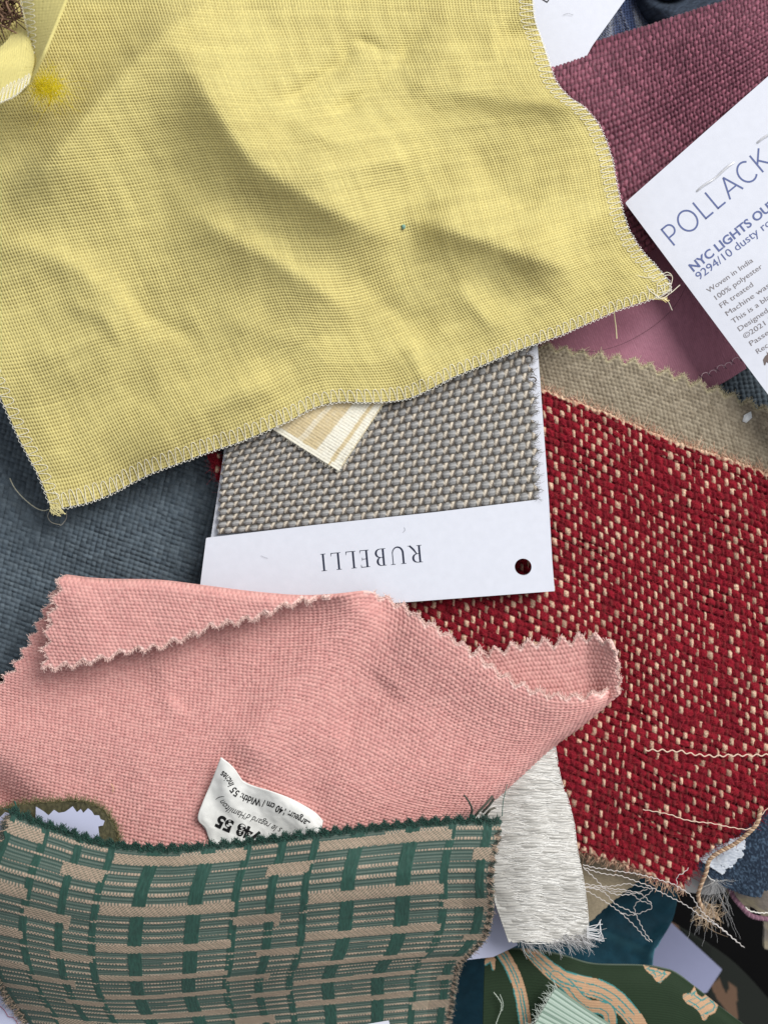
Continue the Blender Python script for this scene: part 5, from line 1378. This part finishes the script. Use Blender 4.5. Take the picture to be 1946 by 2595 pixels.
mi_root = thing("mint_ribbed_swatch", "pale mint ribbed fabric corner on the dark green vine print", "fabric swatch", (1440, 2570, -5))
mi = Cloth([(1406, 2500), (1480, 2553), (1560, 2605), (1640, 2650)], [(1640, 2650), (1560, 2760)], [(1300, 2690), (1560, 2760)], [(1406, 2500), (1372, 2560), (1340, 2620), (1300, 2690)],
           lambda x, y, a, b: -5.0 + 0.8 * np.sin(a / 90), step=1.9)
q = np.mod(mi.B / 11.0, 1.0)
C = np.where((q < 0.36)[..., None], lin((118, 140, 126)), lin((186, 204, 190))) * (1 + 0.1 * np.sin(mi.A / 4.2 * 6.283))[..., None]
h = 2.2 * np.sqrt(np.clip(1 - (2 * q - 1) ** 2, 0, 1)) + 0.3 * np.sin(mi.A / 4.2 * 6.283)
bag = Bag(); mi.mesh(bag, h, C, inframe(mi) & (mi.A > 2 * np.abs(noise(mi.B / 4, mi.B * 0, 2))), thick=7)
bag.build("cloth", material("ribbed_cotton", rough=0.75, nvar=0.08, nscale=5000), mi_root)
P, Nn, ids = edge_dirs(mi); m = (mi.A.ravel()[ids] < 8); P, Nn = P[m], Nn[m]; sel = rng.integers(0, len(P), 160); n = 160
bag = Bag(); fibres(bag, P[sel], Nn[sel], np.stack([rng.normal(-.7, .3, n), rng.normal(.7, .5, n), np.zeros(n)], -1), rng.uniform(5, 20, n), 0.8, lin((200, 210, 200)) * (0.8 + .3 * rng.random((n, 1))), curl=0.6, lift=0.2)
tag(bag.build("frayed_edge", cotton, mi_root), kind='stuff')

# ------------------------------------------------------------------ loose yarns and threads
yn = thing("twisted_cream_yarn", "thick twisted cream yarn hanging from the tweed across the silvery patch", "yarn", (1790, 2200, 0))
bag = Bag()
twisted(bag, [(1925, 2052, 2), (1918, 2085, 2), (1896, 2110, 1.5), (1858, 2140, 0), (1820, 2160, -1), (1796, 2180, -2), (1788, 2210, -3), (1774, 2245, -5), (1768, 2270, -7), (1776, 2298, -9), (1790, 2316, -10), (1806, 2320, -10.5), (1820, 2330, -11)], 3.3, (204, 178, 150), (160, 130, 104), 15)
P0 = w3(rng.normal(1790, 13, 160), rng.normal(2312, 9, 160), np.full(160, -9.5))
fibres(bag, P0, np.tile([0, 0, 1.], (160, 1)), rng.normal(size=(160, 3)) * [1, 1, .4], rng.uniform(8, 22, 160), 0.9, mixc(lin((222, 200, 172)), lin((186, 160, 130)), rng.random(160)), curl=1.0, k=5)
bag.build("ply", material("cream_yarn", rough=0.8, nvar=0.2, nscale=5000), yn)

def one_thread(name, label, pts, group=None, **kw):
    bag = Bag(); thread(bag, pts, **kw)
    o = bag.build(name, cotton); tag(o, label, "thread", group); return o
one_thread("crimped_thread", "long crimped cream thread lying across the red tweed", [(1634, 1903, 2.6), (1680, 1900, 3.0), (1740, 1908, 3.0), (1800, 1914, 3.2), (1870, 1914, 3.2), (1990, 1912, 3.2)], r=1.7, C=(226, 196, 176), wob=4.2, per=24)
one_thread("fine_thread", "fine cream thread running down the red tweed to the twisted yarn", [(1628, 2052, 2.0), (1680, 2060, 3.0), (1740, 2078, 2.6), (1800, 2086, 2), (1850, 2096, 1.5), (1897, 2100, 1.8), (1925, 2070, 2), (1960, 2030, 2)], r=1.1, C=(232, 206, 186), wob=1.4, per=20)
GT = "white threads trailing below the red tweed"
TH = [([(1476, 2192, 0), (1540, 2204, 0), (1600, 2212, 0.6), (1680, 2232, 0.5), (1740, 2262, -1), (1770, 2300, -4), (1800, 2330, -6), (1850, 2372, -8), (1880, 2398, -9)], 1.2),
      ([(1476, 2198, 0), (1520, 2212, 0), (1580, 2222, 0), (1640, 2244, -1), (1700, 2274, -3), (1745, 2300, -4), (1790, 2332, -6), (1830, 2356, -7), (1884, 2402, -9)], 1.1),
      ([(1478, 2240, -1), (1540, 2246, -3), (1590, 2240, -4), (1640, 2250, -5), (1650, 2258, -5), (1610, 2290, -7), (1608, 2310, -8), (1625, 2350, -9), (1650, 2388, -10)], 1.0),
      ([(1478, 2244, -1), (1530, 2262, -4), (1560, 2290, -6), (1600, 2312, -8), (1608, 2318, -8)], 1.0),
      ([(1480, 2246, -1), (1530, 2256, -4), (1590, 2262, -6), (1620, 2280, -7), (1652, 2300, -8), (1600, 2318, -9), (1572, 2312, -8)], 0.95),
      ([(1482, 2256, -1), (1540, 2290, -5), (1590, 2330, -7), (1620, 2360, -9), (1645, 2386, -10)], 1.0),
      ([(1478, 2200, 0), (1500, 2220, -1), (1530, 2250, -4), (1545, 2262, -5), (1590, 2268, -6), (1640, 2252, -7)], 1.2),
      ([(1480, 2248, -1), (1550, 2252, -4), (1620, 2264, -6), (1650, 2290, -7)], 1.1),
      ([(1716, 2256, 0), (1714, 2224, 0.6), (1730, 2212, 0.8), (1744, 2200, 0.5)], 1.1)]
LB = ["white thread hugging the frayed tweed edge, running furthest to the lower right", "white thread just under the tweed edge that joins the longest one at its loose end",
      "white thread zigzagging over the teal velvet to a low loose end", "white thread that slopes over the khaki felt and stops on the velvet",
      "white thread doubling back in a hook on the teal velvet", "white thread lying lowest on the khaki felt and teal velvet",
      "white thread crossing the others near the khaki felt corner", "thin white thread arching over the khaki felt corner", "short pale thread standing up on the tip of the tweed"]
for k, ((p, r_), l_) in enumerate(zip(TH, LB)):
    bag = Bag(); thread(bag, p, r=r_ * 0.8, C=(214, 208, 204), wob=2.2, per=15, seed=k)
    tag(bag.build("white_thread", cotton), l_, "thread", GT)
fuzz = thing("white_fibre_tangle", "wispy tangle of fine white fibres beside the twisted yarn over the dark gap", "fibre tangle", (1810, 2240, -8))
bag = Bag()
for k in range(46):
    e = (1808 + rng.uniform(-10, 8), 2230 + rng.uniform(-4, 10))
    a_ = rng.uniform(0.9, 2.2) if k > 8 else rng.uniform(-.15, .15)
    L_2 = rng.uniform(40, 170)
    thread(bag, [(e[0], e[1], -7), (e[0] + L_2 * .4 * math.cos(a_) + rng.normal(0, 8), e[1] + L_2 * .4 * math.sin(a_) + rng.normal(0, 6), -8), (e[0] + L_2 * math.cos(a_) * .9 + rng.normal(0, 6), e[1] + L_2 * math.sin(a_), -10)], r=0.32, C=(200, 200, 200), wob=1.2, per=30, sides=3, seed=k)
thread(bag, [(1790, 2216, -6), (1800, 2228, -6), (1810, 2232, -6), (1795, 2242, -7), (1780, 2248, -8)], r=1.3, C=(214, 212, 208))
tag(bag.build("fibres", cotton, fuzz), kind='stuff')
one_thread("curled_thread", "curled beige thread end off the lower left yellow corner, the upper one", [(126, 1290, 4), (112, 1294, 0), (90, 1286, -4), (60, 1262, -6), (38, 1236, -6.5), (26, 1212, -6.5)], r=1.1, C=(200, 196, 172))
one_thread("looped_thread", "looped beige thread below the lower left yellow corner, over the slate linen", [(62, 1304, -7), (90, 1318, -7), (120, 1334, -6.5), (150, 1334, -5), (168, 1316, -3), (170, 1296, 3)], r=1.0, C=(196, 190, 176))
one_thread("small_loop_thread", "small thread loop hanging from the lower left yellow corner", [(130, 1290, 4), (122, 1308, -2), (132, 1324, -4), (156, 1330, -5)], r=0.9, C=(190, 186, 170))
one_thread("arched_hair", "thin grey hair arching over the slate linen above the pink fold", [(264, 1464, -4), (276, 1440, -5), (300, 1418, -6), (340, 1408, -6), (380, 1410, -6), (408, 1416, -6)], r=0.55, C=(150, 156, 162))
one_thread("fine_dark_hair", "fine dark hair curving across the mauve satin", [(1458, 888, -1), (1510, 890, -1.5), (1580, 870, -2.5), (1650, 830, -3), (1700, 786, -2), (1730, 740, 0), (1746, 690, 5.9), (1745, 670, 6.2)], r=0.45, C=(60, 40, 46))
one_thread("short_hair", "short fine hair on the blank white card at the top", [(1426, 38, 0.2), (1438, 34, 0.3), (1452, 38, 0.2)], r=0.35, C=(130, 130, 135))
one_thread("pale_fluff_bit", "tiny beige fibre lying on the pink swatch", [(282, 1986, 8.2), (288, 1996, 8.6), (286, 2008, 8.2)], r=1.0, C=(220, 180, 140))

one_thread("short_hair", "short curved dark hair on the lettered card, above its letters", [(1020, 1350, 5.5), (1026, 1344, 5.6), (1024, 1336, 5.5)], r=0.3, C=(110, 112, 122))
one_thread("short_hair", "short dark hair on the lettered card, left of its letters", [(662, 1408, 5.5), (670, 1412, 5.6), (679, 1415, 5.5)], r=0.3, C=(120, 122, 132))
